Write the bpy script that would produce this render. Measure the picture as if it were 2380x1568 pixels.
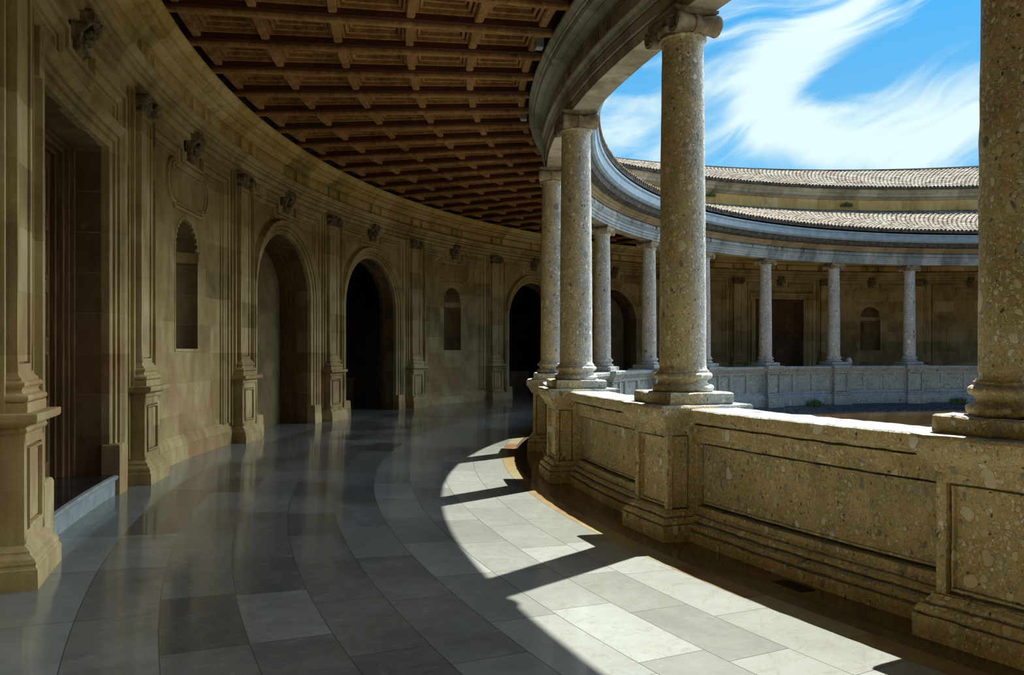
import bpy, bmesh, math, random
from math import sin, cos, pi, sqrt, atan2, radians
from mathutils import Vector, noise

# ------------------------------------------------------------------ scene
for o in list(bpy.data.objects):
    bpy.data.objects.remove(o, do_unlink=True)
scene = bpy.context.scene
COL = scene.collection
random.seed(7)

ST = radians(11.25)            # one bay of the ring: 32 columns
PHI = 0.1146                   # angle of the first column
POFF = 0.9587                  # pilasters sit almost on the column radii
RW = 20.15                     # gallery wall
RC = 15.0                      # column ring
SLOPE = 0.025                  # the gallery floor falls towards the court
CAM_R, CAM_Z, YAW, FPX = 19.6557, 1.4542, 0.6506, 1829.83

# camera
cd = bpy.data.cameras.new('camera')
cam = bpy.data.objects.new('camera', cd)
COL.objects.link(cam)
cam.location = (-CAM_R, 0, CAM_Z)
cam.rotation_euler = (pi / 2, 0, -YAW)
cd.sensor_fit = 'HORIZONTAL'
cd.sensor_width = 36.0
cd.lens = 36.0 * FPX / 2380.0
cd.shift_y = (816.26 - 784.0) / 2380.0
cd.clip_start = 0.05
cd.clip_end = 400
scene.camera = cam

# exposure
scene.view_settings.view_transform = 'Standard'
scene.view_settings.look = 'None'
scene.view_settings.exposure = 0.0
scene.view_settings.gamma = 1.0
scene.view_settings.use_curve_mapping = False
scene.cycles.diffuse_bounces = 5
scene.cycles.max_bounces = 8

# sun: high, over the court, from the right
SUN_EL, SUN_AZ = radians(57.9), radians(-168.1)
sd = bpy.data.lights.new('sun', 'SUN')
sd.energy = 12.4
sd.color = (1.0, 0.97, 0.90)
sd.angle = radians(0.53)
sun = bpy.data.objects.new('sun', sd)
COL.objects.link(sun)
sdir = Vector((cos(SUN_AZ) * cos(SUN_EL), sin(SUN_AZ) * cos(SUN_EL), -sin(SUN_EL)))
sun.rotation_euler = sdir.to_track_quat('-Z', 'Y').to_euler()
sun.location = (0, 0, 30)


# ------------------------------------------------------------------ node helper
class NT:
    def __init__(self, tree):
        self.t = tree
        self.n = tree.nodes
        self.l = tree.links

    def new(self, typ, **kw):
        nd = self.n.new(typ)
        for k, v in kw.items():
            setattr(nd, k, v)
        return nd

    def put(self, sock, v):
        if v is None:
            return
        if isinstance(v, bpy.types.NodeSocket):
            self.l.new(v, sock)
        else:
            if hasattr(sock, 'default_value'):
                dv = sock.default_value
                if hasattr(dv, '__len__') and not hasattr(v, '__len__'):
                    sock.default_value = [v] * len(dv)
                elif hasattr(dv, '__len__') and len(dv) == 4 and len(v) == 3:
                    sock.default_value = (*v, 1)
                else:
                    sock.default_value = v

    def m(self, op, a, b=None, c=None, clamp=False):
        nd = self.new('ShaderNodeMath', operation=op, use_clamp=clamp)
        self.put(nd.inputs[0], a)
        self.put(nd.inputs[1], b)
        self.put(nd.inputs[2], c)
        return nd.outputs[0]

    def vm(self, op, a, b=None, out=0):
        nd = self.new('ShaderNodeVectorMath', operation=op)
        self.put(nd.inputs[0], a)
        if b is not None:
            self.put(nd.inputs['Scale' if op == 'SCALE' else 1], b)
        return nd.outputs[out]

    def xyz(self, v):
        nd = self.new('ShaderNodeSeparateXYZ')
        self.l.new(v, nd.inputs[0])
        return nd.outputs

    def comb(self, x, y, z):
        nd = self.new('ShaderNodeCombineXYZ')
        for s, v in zip(nd.inputs, (x, y, z)):
            self.put(s, v)
        return nd.outputs[0]

    def noise(self, vec, scale, detail=4, rough=0.55, dist=0.0, out=0):
        nd = self.new('ShaderNodeTexNoise')
        self.put(nd.inputs['Vector'], vec)
        nd.inputs['Scale'].default_value = scale
        nd.inputs['Detail'].default_value = min(detail, 3.5)
        nd.inputs['Roughness'].default_value = rough
        nd.inputs['Distortion'].default_value = dist
        return nd.outputs[out]

    def vor(self, vec, scale, feature='F1', rnd=1.0):
        nd = self.new('ShaderNodeTexVoronoi', feature=feature)
        self.put(nd.inputs['Vector'], vec)
        nd.inputs['Scale'].default_value = scale
        nd.inputs['Randomness'].default_value = rnd
        return nd.outputs

    def white(self, vec):
        nd = self.new('ShaderNodeTexWhiteNoise', noise_dimensions='3D')
        self.put(nd.inputs['Vector'], vec)
        return nd.outputs

    def ramp(self, fac, stops, interp='LINEAR'):
        nd = self.new('ShaderNodeValToRGB')
        cr = nd.color_ramp
        cr.interpolation = interp
        while len(cr.elements) < len(stops):
            cr.elements.new(0.5)
        for e, (p, c) in zip(cr.elements, stops):
            e.position = p
            e.color = (*c, 1) if hasattr(c, '__len__') else (c, c, c, 1)
        self.put(nd.inputs[0], fac)
        return nd.outputs[0]

    def mix(self, fac, a, b, mode='MIX'):
        nd = self.new('ShaderNodeMix', data_type='RGBA', blend_type=mode)
        self.put(nd.inputs['Factor'], fac)
        self.put(nd.inputs['A'], a) if False else self.put(nd.inputs[6], a)
        self.put(nd.inputs[7], b)
        return nd.outputs[2]

    def step(self, x, e0, e1):
        nd = self.new('ShaderNodeMapRange', interpolation_type='SMOOTHSTEP')
        self.put(nd.inputs[0], x)
        self.put(nd.inputs[1], e0)
        self.put(nd.inputs[2], e1)
        nd.inputs[3].default_value = 0.0
        nd.inputs[4].default_value = 1.0
        return nd.outputs[0]

    def pos(self):
        return self.new('ShaderNodeNewGeometry').outputs['Position']


def material(name):
    mt = bpy.data.materials.new(name)
    mt.use_nodes = True
    t = NT(mt.node_tree)
    b = mt.node_tree.nodes['Principled BSDF']
    return mt, t, b


def bump(t, b, h, strength=0.4, dist=0.01):
    nd = t.new('ShaderNodeBump')
    nd.inputs['Strength'].default_value = strength
    nd.inputs['Distance'].default_value = dist
    t.put(nd.inputs['Height'], h)
    t.l.new(nd.outputs[0], b.inputs['Normal'])


# ------------------------------------------------------------------ world: blue sky with streaky cloud
def make_world():
    w = bpy.data.worlds.new('sky')
    scene.world = w
    w.use_nodes = True
    t = NT(w.node_tree)
    bg = w.node_tree.nodes['Background']
    d = t.new('ShaderNodeTexCoord').outputs['Generated']
    x, y, z = t.xyz(d)
    sy, cy = sin(YAW), cos(YAW)
    fw = t.m('ADD', t.m('MULTIPLY', x, sy), t.m('MULTIPLY', y, cy))
    rt = t.m('SUBTRACT', t.m('MULTIPLY', x, cy), t.m('MULTIPLY', y, sy))
    az = t.m('ARCTAN2', rt, fw)                      # bearing and elevation, in radians
    el = t.m('ARCSINE', z)
    base = t.ramp(el, [(0.0, (0.34, 0.68, 0.96)), (0.22, (0.20, 0.58, 0.95)), (0.40, (0.07, 0.43, 0.88)), (0.9, (0.05, 0.22, 0.62))])
    p = t.comb(az, t.m('MULTIPLY', el, 1.5), 0.0)
    warp = t.noise(p, 2.2, 3, 0.5, out=1)
    pw = t.vm('ADD', p, t.vm('SCALE', t.vm('SUBTRACT', warp, (0.5, 0.5, 0.5)), 0.42))
    # streaks rise to the right
    ca, sa = cos(0.50), sin(0.50)
    px, py, _ = t.xyz(pw)
    u = t.m('ADD', t.m('MULTIPLY', px, ca), t.m('MULTIPLY', py, sa))
    v = t.m('SUBTRACT', t.m('MULTIPLY', py, ca), t.m('MULTIPLY', px, sa))
    st = t.noise(t.comb(t.m('MULTIPLY', u, 2.0), t.m('MULTIPLY', v, 6.5), 0.35), 1.6, 9, 0.58, 0.7)
    big = t.noise(t.comb(u, v, 3.7), 2.6, 3, 0.5)

    def blob(a0, e0, ra, re, rot=0.0):
        da = t.m('SUBTRACT', az, a0)
        de = t.m('SUBTRACT', el, e0)
        c_, s_ = cos(rot), sin(rot)
        g1 = t.m('DIVIDE', t.m('ADD', t.m('MULTIPLY', da, c_), t.m('MULTIPLY', de, s_)), ra)
        g2 = t.m('DIVIDE', t.m('SUBTRACT', t.m('MULTIPLY', de, c_), t.m('MULTIPLY', da, s_)), re)
        q = t.m('ADD', t.m('MULTIPLY', g1, g1), t.m('MULTIPLY', g2, g2))
        return t.m('POWER', 2.718, t.m('MULTIPLY', q, -1.0))
    s = 0.0
    for a0, e0, ra, re, rot, amp in CLOUDS:
        s = t.m('ADD', s, t.m('MULTIPLY', blob(a0, e0, ra, re, rot), amp))
    fine = t.noise(t.comb(t.m('MULTIPLY', u, 3.0), t.m('MULTIPLY', v, 9.0), 8.1), 3.5, 8, 0.62, 0.5)
    k = t.m('ADD', t.m('ADD', t.m('ADD', t.m('MULTIPLY', st, 1.7), t.m('MULTIPLY', big, 0.45)), t.m('MULTIPLY', fine, 0.7)), t.m('SUBTRACT', s, 0.62))
    mask = t.m('MULTIPLY', t.step(k, 0.66, 1.36), 0.97)
    col = t.mix(mask, base, (0.82, 1.0, 1.0))
    # glow round the sun; bright sky band added on the right fills the gallery
    sun_a = t.vm('DOT_PRODUCT', d, tuple(-sdir), out=1)
    glow = t.step(sun_a, 0.72, 1.0)
    fill_band = t.m('MULTIPLY', t.m('MULTIPLY', t.step(az, 0.70, 1.0), t.step(az, 1.75, 1.45)), t.step(el, 1.0, 0.5))
    gain = t.m('ADD', 1.0, t.m('ADD', t.m('MULTIPLY', glow, 0.5), t.m('MULTIPLY', fill_band, 8.5)))
    col = t.vm('SCALE', t.mix(t.m('MULTIPLY', fill_band, 0.8), col, (0.98, 0.98, 0.95)), gain)
    back = t.step(t.m('ABSOLUTE', az), 1.7, 2.3)         # clear deep blue behind the viewer
    col = t.mix(t.m('MULTIPLY', back, 0.75), col, (0.05, 0.17, 0.42))
    below = t.step(el, -0.10, 0.0)
    col = t.mix(below, (0.16, 0.13, 0.09), col)
    t.l.new(col, bg.inputs['Color'])
    bg.inputs['Strength'].default_value = 1.0


# bearing, elevation, half widths, tilt, weight
CLOUDS = [(0.365, 0.350, 0.100, 0.030, 0.42, 0.55), (0.325, 0.290, 0.050, 0.060, 0.0, 0.50), (0.360, 0.250, 0.090, 0.030, -0.3, 0.50),
          (0.490, 0.250, 0.120, 0.040, 0.25, 0.50), (0.130, 0.275, 0.080, 0.028, 0.0, 0.42), (0.440, 0.322, 0.060, 0.022, 0.1, -0.30),
          (0.530, 0.360, 0.050, 0.050, 0.0, -0.30), (0.145, 0.330, 0.05, 0.02, 0.3, -0.2), (0.265, 0.275, 0.03, 0.04, 0.0, -0.15)]
make_world()


# ------------------------------------------------------------------ materials
def polar(t, R0=None):
    p = t.pos()
    x, y, z = t.xyz(p)
    R = t.m('SQRT', t.m('ADD', t.m('MULTIPLY', x, x), t.m('MULTIPLY', y, y)))
    a = t.m('ARCTAN2', y, t.m('MULTIPLY', x, -1.0))
    return p, R, a, z


def mat_floor():
    mt, t, b = material('polished_marble')
    p, R, a, z = polar(t)
    q = t.m('DIVIDE', t.m('SUBTRACT', R, 15.785), 0.42)
    row = t.m('FLOOR', q)
    row = t.m('MINIMUM', row, 8.6)
    row = t.m('FLOOR', row)
    rr = t.white(t.comb(row, 3.1, 0.7))[0]
    arc = t.m('MULTIPLY', a, 17.6)
    ln = t.m('ADD', 0.80, t.m('MULTIPLY', rr, 0.25))
    cu = t.m('ADD', t.m('DIVIDE', arc, ln), t.m('MULTIPLY', rr, 7.3))
    cell = t.m('FLOOR', cu)
    rnd = t.white(t.comb(row, cell, 1.3))
    fu = t.m('FRACT', cu)
    fv = t.m('FRACT', q)
    eu = t.m('MULTIPLY', t.m('MINIMUM', fu, t.m('SUBTRACT', 1.0, fu)), ln)
    ev = t.m('MULTIPLY', t.m('MINIMUM', fv, t.m('SUBTRACT', 1.0, fv)), 0.42)
    outer = t.m('GREATER_THAN', R, 19.565)
    inner = t.m('LESS_THAN', R, 15.785)
    inner2 = t.m('LESS_THAN', R, 15.60)
    evo = t.m('ADD', ev, t.m('MULTIPLY', t.m('GREATER_THAN', R, 19.60), 1.0))
    joint = t.m('SUBTRACT', 1.0, t.step(t.m('MINIMUM', eu, evo), 0.0012, 0.0038))
    # veins and clouding, each slab turned its own way
    off = t.vm('SCALE', rnd[1], 9.0)
    pv = t.vm('ADD', t.vm('MULTIPLY', p, (1.0, 1.0, 0.2)), off)
    n1 = t.noise(pv, 2.3, 6, 0.6, 0.6)
    n2 = t.noise(pv, 9.0, 6, 0.65, 0.3)
    vein = t.m('ABSOLUTE', t.m('SUBTRACT', t.noise(pv, 3.1, 7, 0.6, 1.4), 0.5))
    vein = t.m('SUBTRACT', 1.0, t.step(vein, 0.0, 0.022))
    tone = t.m('ADD', t.m('ADD', t.m('MULTIPLY', rnd[0], 0.50), t.m('MULTIPLY', n1, 0.46)), t.m('MULTIPLY', n2, 0.24))
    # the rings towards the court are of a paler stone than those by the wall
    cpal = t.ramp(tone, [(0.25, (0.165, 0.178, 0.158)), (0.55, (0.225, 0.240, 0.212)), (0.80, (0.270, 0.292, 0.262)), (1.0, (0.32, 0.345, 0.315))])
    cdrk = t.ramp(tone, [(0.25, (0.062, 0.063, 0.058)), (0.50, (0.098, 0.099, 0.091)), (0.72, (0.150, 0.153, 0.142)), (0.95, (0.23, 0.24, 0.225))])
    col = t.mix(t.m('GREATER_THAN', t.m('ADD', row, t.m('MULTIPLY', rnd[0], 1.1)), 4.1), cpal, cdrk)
    col = t.mix(t.m('MULTIPLY', vein, 0.30), col, (0.17, 0.14, 0.09))
    n3 = t.noise(p, 38.0, 3, 0.6)
    n4 = t.noise(t.vm('MULTIPLY', pv, (1.0, 2.6, 1.0)), 11.0, 4, 0.7)
    col = t.mix(t.m('MULTIPLY', t.step(n4, 0.56, 0.70), 0.30), col, t.mix(0.5, col, (0.36, 0.38, 0.35)))
    col = t.mix(t.m('MULTIPLY', t.step(n3, 0.60, 0.72), 0.12), col, (0.33, 0.34, 0.31))
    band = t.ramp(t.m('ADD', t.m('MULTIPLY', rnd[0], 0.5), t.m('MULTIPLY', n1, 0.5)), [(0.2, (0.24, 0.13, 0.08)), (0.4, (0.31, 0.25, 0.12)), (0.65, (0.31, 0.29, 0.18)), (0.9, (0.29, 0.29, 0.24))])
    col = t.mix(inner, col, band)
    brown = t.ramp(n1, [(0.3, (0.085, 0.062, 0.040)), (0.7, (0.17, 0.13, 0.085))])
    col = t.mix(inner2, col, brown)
    pale = t.ramp(t.m('ADD', t.m('MULTIPLY', n1, 0.7), t.m('MULTIPLY', rnd[0], 0.3)), [(0.3, (0.15, 0.175, 0.165)), (0.8, (0.27, 0.30, 0.285))])
    col = t.mix(outer, col, pale)
    col = t.mix(t.m('MULTIPLY', joint, 0.8), col, (0.03, 0.03, 0.027))
    t.l.new(col, b.inputs['Base Color'])
    # hairline scratches and dull patches in the polish
    sc = t.noise(t.vm('MULTIPLY', p, (1.0, 1.0, 0.0)), 5.0, 6, 0.7, 0.8)
    rgh = t.m('ADD', 0.045, t.m('MULTIPLY', sc, 0.14))
    t.put(b.inputs['Roughness'], rgh)
    b.inputs['IOR'].default_value = 1.5
    bump(t, b, t.m('MULTIPLY', n2, 0.05), 0.25, 0.002)
    return mt


def mat_ashlar(name, dark, mid, light, course=0.41, z0=0.20, jointc=(0.42, 0.36, 0.24), jamt=0.35, stain=0.6):
    mt, t, b = material(name)
    p, R, a, z = polar(t)
    q = t.m('DIVIDE', t.m('SUBTRACT', z, z0), course)
    row = t.m('FLOOR', q)
    rr = t.white(t.comb(row, 1.7, 4.2))[0]
    cu = t.m('ADD', t.m('DIVIDE', t.m('MULTIPLY', a, 20.1), t.m('ADD', 0.75, t.m('MULTIPLY', rr, 0.3))), t.m('MULTIPLY', rr, 5.1))
    cell = t.m('FLOOR', cu)
    rnd = t.white(t.comb(row, cell, 2.2))[0]
    fu, fv = t.m('FRACT', cu), t.m('FRACT', q)
    eu = t.m('MULTIPLY', t.m('MINIMUM', fu, t.m('SUBTRACT', 1.0, fu)), 0.9)
    ev = t.m('MULTIPLY', t.m('MINIMUM', fv, t.m('SUBTRACT', 1.0, fv)), course)
    wob = t.m('MULTIPLY', t.m('SUBTRACT', t.noise(p, 6.0, 3), 0.5), 0.006)
    joint = t.m('SUBTRACT', 1.0, t.step(t.m('ADD', t.m('MINIMUM', eu, ev), wob), 0.001, 0.006))
    n1 = t.noise(p, 1.3, 6, 0.62, 0.4)
    n2 = t.noise(t.vm('MULTIPLY', p, (1.0, 1.0, 0.25)), 7.0, 5, 0.65)
    n3 = t.noise(p, 60.0, 4, 0.7)
    tone = t.m('ADD', t.m('ADD', t.m('MULTIPLY', n1, 0.55), t.m('MULTIPLY', n2, 0.35)), t.m('ADD', t.m('MULTIPLY', rnd, 0.22), t.m('MULTIPLY', n3, 0.24)))
    col = t.ramp(tone, [(0.40, dark), (0.66, mid), (0.94, light)])
    # reddish weathering in the lower courses, grey soiling in streaks
    red = t.m('MULTIPLY', t.step(t.noise(p, 0.9, 5, 0.6), 0.44, 0.66), t.step(t.m('ADD', z, t.m('MULTIPLY', n1, 1.2)), 2.9, 1.5))
    col = t.mix(t.m('MULTIPLY', red, 0.55), col, (0.36, 0.17, 0.08))
    soil = t.step(t.noise(t.vm('MULTIPLY', p, (1.0, 1.0, 0.35)), 2.1, 7, 0.68), 0.52, 0.72)
    col = t.mix(t.m('MULTIPLY', soil, stain * 0.6), col, (0.10, 0.085, 0.05))
    lime = t.step(t.noise(p, 3.7, 6, 0.7, 0.3), 0.60, 0.74)
    col = t.mix(t.m('MULTIPLY', lime, 0.35), col, light)
    col = t.mix(t.m('MULTIPLY', joint, t.m('MULTIPLY', t.step(t.noise(p, 2.0, 3), 0.35, 0.65), jamt)), col, jointc)
    t.l.new(col, b.inputs['Base Color'])
    b.inputs['Roughness'].default_value = 0.85
    b.inputs['Specular IOR Level'].default_value = 0.25
    pits = t.step(t.vor(p, 55.0)[0], 0.10, 0.28)
    h = t.m('ADD', t.m('ADD', t.m('MULTIPLY', n3, 0.5), t.m('MULTIPLY', n2, 0.7)), t.m('SUBTRACT', t.m('MULTIPLY', pits, 0.35), t.m('MULTIPLY', joint, 0.5)))
    bump(t, b, h, 0.45, 0.006)
    return mt


def mat_pudding(name, warm=((0.23, 0.150, 0.052), (0.47, 0.335, 0.145)), y0=-0.10, y1=0.06, stretch=0.72, bright=1.0, contrast=1.0, g=(1.0, 1.0, 1.0)):
    """pebbly conglomerate: rounded stones of several sizes in a sandy cement;
    golden towards the gallery, rain-greyed towards the court with sky light put into the colour"""
    mt, t, b = material(name)
    p = t.pos()
    oy = t.xyz(t.new('ShaderNodeTexCoord').outputs['Object'])[1]
    warp = t.vm('SCALE', t.vm('SUBTRACT', t.noise(p, 9.0, 2, out=1), (0.5, 0.5, 0.5)), 0.07)
    pw = t.vm('ADD', t.vm('MULTIPLY', p, (1.0, 1.0, stretch)), warp)
    n1 = t.noise(p, 3.0, 6, 0.65)
    n2 = t.noise(p, 45.0, 5, 0.7)
    mt_ = t.m('ADD', t.m('MULTIPLY', n1, 0.55), t.m('MULTIPLY', n2, 0.45))
    wea_light = t.step(t.m('ADD', oy, t.m('MULTIPLY', t.m('SUBTRACT', n1, 0.5), 0.25)), y1, y0)
    nz = t.xyz(t.new('ShaderNodeNewGeometry').outputs['True Normal'])[2]
    wea_light = t.m('MAXIMUM', wea_light, t.m('MULTIPLY', t.step(nz, 0.6, 0.9), 0.9))      # tops paler too, sunlight put into the colour
    cw = t.ramp(mt_, [(0.33, warm[0]), (0.68, warm[1])])
    G = lambda a: tuple(u * v for u, v in zip(a, g))
    cg = t.ramp(mt_, [(0.33, G((0.26, 0.268, 0.245))), (0.68, G((0.54, 0.56, 0.52)))])
    col = t.mix(wea_light, cw, cg)
    hgt = t.m('MULTIPLY', n2, 0.55)
    k = bright
    palw = [(0.0, (0.17 * k, 0.165 * k, 0.13 * k)), (0.09, (0.36 * k, 0.35 * k, 0.29 * k)), (0.24, (0.58 * k, 0.50 * k, 0.30 * k)), (0.48, (0.74 * k, 0.61 * k, 0.33 * k)),
            (0.66, (0.80 * k, 0.72 * k, 0.50 * k)), (0.84, (0.58 * k, 0.39 * k, 0.16 * k)), (0.94, (0.86 * k, 0.82 * k, 0.68 * k))]
    palg = [(0.0, G((0.12, 0.135, 0.14))), (0.12, G((0.30, 0.34, 0.35))), (0.30, G((0.52, 0.55, 0.53))), (0.52, G((0.62, 0.60, 0.50))),
            (0.68, G((0.72, 0.74, 0.70))), (0.84, G((0.50, 0.42, 0.30))), (0.93, G((0.80, 0.83, 0.81)))]
    for scale, lo, span, keep, seed in ((85.0, 0.26, 0.26, 0.06, 3.0), (40.0, 0.23, 0.25, 0.10, 11.0), (19.0, 0.20, 0.26, 0.22, 19.0), (8.5, 0.15, 0.25, 0.62, 27.0)):
        vv = t.vor(t.vm('ADD', pw, (seed, seed * 0.37, seed * 1.9)), scale)
        r = t.xyz(vv['Color'])
        lim = t.m('MULTIPLY', t.m('GREATER_THAN', r[1], keep), t.m('ADD', lo, t.m('MULTIPLY', r[0], span)))
        edge = t.m('SUBTRACT', lim, vv['Distance'])
        msk = t.step(edge, 0.0, 0.035)
        pc = t.mix(wea_light, t.ramp(r[2], palw), t.ramp(r[2], palg))
        pc = t.mix(t.m('MULTIPLY', n2, 0.4), pc, t.mix(0.6, pc, (0.12, 0.10, 0.06)))
        rim = t.m('MULTIPLY', t.step(edge, -0.05, 0.0), t.m('SUBTRACT', 1.0, msk))
        col = t.mix(t.m('MULTIPLY', rim, 0.40), col, (0.12, 0.075, 0.03))
        col = t.mix(t.m('MULTIPLY', msk, contrast), col, pc)
        hgt = t.m('ADD', t.m('MULTIPLY', hgt, t.m('SUBTRACT', 1.0, t.m('MULTIPLY', msk, 0.7))), t.m('MULTIPLY', msk, t.m('ADD', 0.35, t.m('MULTIPLY', t.step(edge, 0.0, 0.15), 0.35))))
    hol = t.vor(t.vm('ADD', pw, (5.0, 2.0, 9.0)), 24.0)
    hr = t.xyz(hol['Color'])
    hole = t.m('MULTIPLY', t.m('GREATER_THAN', hr[0], 0.78), t.m('SUBTRACT', 1.0, t.step(hol['Distance'], 0.10, 0.22)))
    col = t.mix(t.m('MULTIPLY', hole, 0.85), col, (0.02, 0.014, 0.008))
    hgt = t.m('SUBTRACT', hgt, t.m('MULTIPLY', hole, 1.2))
    ochre = t.m('MULTIPLY', t.step(t.noise(p, 1.7, 5, 0.6), 0.46, 0.70), t.m('SUBTRACT', 1.0, wea_light))
    col = t.mix(t.m('MULTIPLY', ochre, 0.30), col, (0.42, 0.28, 0.08))
    grime = t.step(t.noise(t.vm('MULTIPLY', p, (1.0, 1.0, 0.5)), 2.6, 7, 0.7), 0.53, 0.72)
    col = t.mix(t.m('MULTIPLY', grime, 0.28), col, (0.12, 0.09, 0.045))
    t.l.new(col, b.inputs['Base Color'])
    b.inputs['Roughness'].default_value = 0.72
    b.inputs['Specular IOR Level'].default_value = 0.3
    bump(t, b, hgt, 0.55, 0.010)
    return mt


def mat_wood(name, c0, c1, c2, axis_scale=(2.0, 30.0, 30.0), rough=0.55, gen=False):
    mt, t, b = material(name)
    tc = t.new('ShaderNodeTexCoord')
    p = tc.outputs['Object']
    ps = t.vm('MULTIPLY', p, axis_scale)
    n = t.noise(ps, 1.0, 6, 0.6, 1.2)
    n2 = t.noise(t.pos(), 1.4, 4, 0.6)
    n3 = t.noise(ps, 4.0, 3, 0.6)
    tone = t.m('ADD', t.m('ADD', t.m('MULTIPLY', n, 0.6), t.m('MULTIPLY', n2, 0.35)), t.m('MULTIPLY', n3, 0.15))
    col = t.ramp(tone, [(0.36, c0), (0.58, c1), (0.80, c2)])
    t.l.new(col, b.inputs['Base Color'])
    b.inputs['Roughness'].default_value = rough
    b.inputs['Specular IOR Level'].default_value = 0.3
    bump(t, b, n, 0.25, 0.004)
    return mt


def mat_simple(name, c0, c1, scale=4.0, rough=0.7, metal=0.0, b_amt=0.2, spec=0.3):
    mt, t, b = material(name)
    p = t.pos()
    n = t.noise(p, scale, 6, 0.65)
    t.l.new(t.ramp(n, [(0.35, c0), (0.68, c1)]), b.inputs['Base Color'])
    b.inputs['Roughness'].default_value = rough
    b.inputs['Metallic'].default_value = metal
    b.inputs['Specular IOR Level'].default_value = spec
    if b_amt:
        bump(t, b, t.noise(p, scale * 8, 4, 0.7), b_amt, 0.005)
    return mt


def mat_tile():
    mt, t, b = material('roof_tile')
    p, R, a, z = polar(t)
    cell = t.comb(t.m('FLOOR', t.m('MULTIPLY', a, 72.0)), t.m('FLOOR', t.m('MULTIPLY', R, 2.6)), 0.0)
    rnd = t.white(cell)[0]
    n = t.noise(p, 7.0, 6, 0.7)
    tone = t.m('ADD', t.m('MULTIPLY', rnd, 0.5), t.m('MULTIPLY', n, 0.5))
    col = t.ramp(tone, [(0.15, (0.13, 0.085, 0.05)), (0.42, (0.24, 0.19, 0.125)), (0.62, (0.32, 0.28, 0.20)), (0.85, (0.40, 0.38, 0.30))])
    lich = t.step(t.noise(p, 22.0, 5, 0.7), 0.52, 0.66)
    col = t.mix(t.m('MULTIPLY', lich, 0.6), col, (0.36, 0.37, 0.30))
    t.l.new(col, b.inputs['Base Color'])
    b.inputs['Roughness'].default_value = 0.9
    bump(t, b, t.noise(p, 60.0, 4, 0.7), 0.3, 0.004)
    return mt


M = {}
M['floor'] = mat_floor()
M['wall'] = mat_ashlar('sandstone_ashlar', (0.155, 0.110, 0.042), (0.40, 0.30, 0.125), (0.62, 0.51, 0.27), jamt=0.6)
M['mould'] = mat_ashlar('sandstone_moulding', (0.18, 0.13, 0.052), (0.45, 0.345, 0.15), (0.68, 0.57, 0.32), course=0.41, jamt=0.45)
M['recess'] = mat_ashlar('shaded_brown_masonry', (0.07, 0.045, 0.022), (0.19, 0.125, 0.06), (0.34, 0.25, 0.13), jamt=0.7)  # browner, darker wall stone; part of the recess shade is in the colour
M['frieze'] = mat_ashlar('yellow_sandstone', (0.20, 0.135, 0.035), (0.52, 0.375, 0.12), (0.72, 0.60, 0.32), course=3.0, z0=1.0, jamt=0.2, stain=0.9)
M['plaster'] = mat_simple('old_plaster', (0.16, 0.12, 0.05), (0.28, 0.21, 0.10), 2.0, 0.9)
M['grey'] = mat_ashlar('grey_limestone', (0.15, 0.135, 0.095), (0.36, 0.335, 0.255), (0.56, 0.54, 0.45), course=3.0, z0=1.0, jamt=0.3, stain=1.0)
M['court'] = mat_ashlar('bluish_limestone', (0.11, 0.14, 0.155), (0.24, 0.295, 0.32), (0.52, 0.585, 0.61), course=3.0, z0=1.0, jamt=0.6, stain=0.9, jointc=(0.1, 0.1, 0.1))  # bluer than the gallery-side limestone
M['brown'] = mat_ashlar('brown_limestone', (0.12, 0.095, 0.055), (0.27, 0.22, 0.135), (0.42, 0.37, 0.27), course=3.0, z0=1.0, jamt=0.4, stain=0.8)
M['ochre'] = mat_ashlar('ochre_limestone', (0.36, 0.23, 0.075), (0.68, 0.46, 0.16), (0.80, 0.64, 0.33), course=3.0, z0=5.0, jamt=0.3, stain=0.8)
M['pud'] = mat_pudding('pebble_conglomerate', warm=((0.28, 0.195, 0.075), (0.70, 0.55, 0.27)), y0=-0.09, y1=0.10)
M['pudw'] = mat_pudding('ochre_conglomerate', warm=((0.36, 0.25, 0.09), (0.84, 0.65, 0.31)), y0=-0.16, y1=-0.02, contrast=0.95, bright=1.12, g=(0.66, 0.75, 0.80))
M['wood'] = mat_wood('pine_ceiling', (0.10, 0.042, 0.012), (0.34, 0.185, 0.062), (0.58, 0.35, 0.14), (9.0, 9.0, 9.0))
M['beam'] = mat_wood('shaded_beam_pine', (0.030, 0.008, 0.003), (0.075, 0.022, 0.008), (0.14, 0.05, 0.018), (40.0, 2.0, 40.0))  # darker than the soffit pine; shade on beam sides is in the colour
M['door'] = mat_wood('dark_door_wood', (0.05, 0.025, 0.010), (0.155, 0.085, 0.034), (0.32, 0.20, 0.085), (30.0, 30.0, 2.0))
M['mesh'] = mat_simple('bird_mesh', (0.012, 0.012, 0.008), (0.035, 0.03, 0.018), 90.0, 0.9)
M['lead'] = mat_simple('lead_gutter', (0.20, 0.31, 0.40), (0.31, 0.44, 0.54), 5.0, 0.6, 0.0)
M['soot'] = mat_simple('blackened_stone', (0.035, 0.035, 0.035), (0.13, 0.13, 0.12), 9.0, 0.9)
M['tile'] = mat_tile()
M['marble'] = mat_simple('pale_marble_step', (0.24, 0.28, 0.27), (0.40, 0.44, 0.42), 6.0, 0.35, 0.0, 0.05)
M['black'] = mat_simple('black_marble', (0.012, 0.012, 0.012), (0.04, 0.04, 0.04), 5.0, 0.15, 0.0, 0.0)
M['dirt'] = mat_simple('court_earth', (0.20, 0.165, 0.11), (0.30, 0.25, 0.18), 1.5, 0.95)
M['box'] = mat_simple('grey_metal', (0.20, 0.23, 0.22), (0.27, 0.31, 0.30), 20.0, 0.5, 0.0, 0.05)
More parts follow.
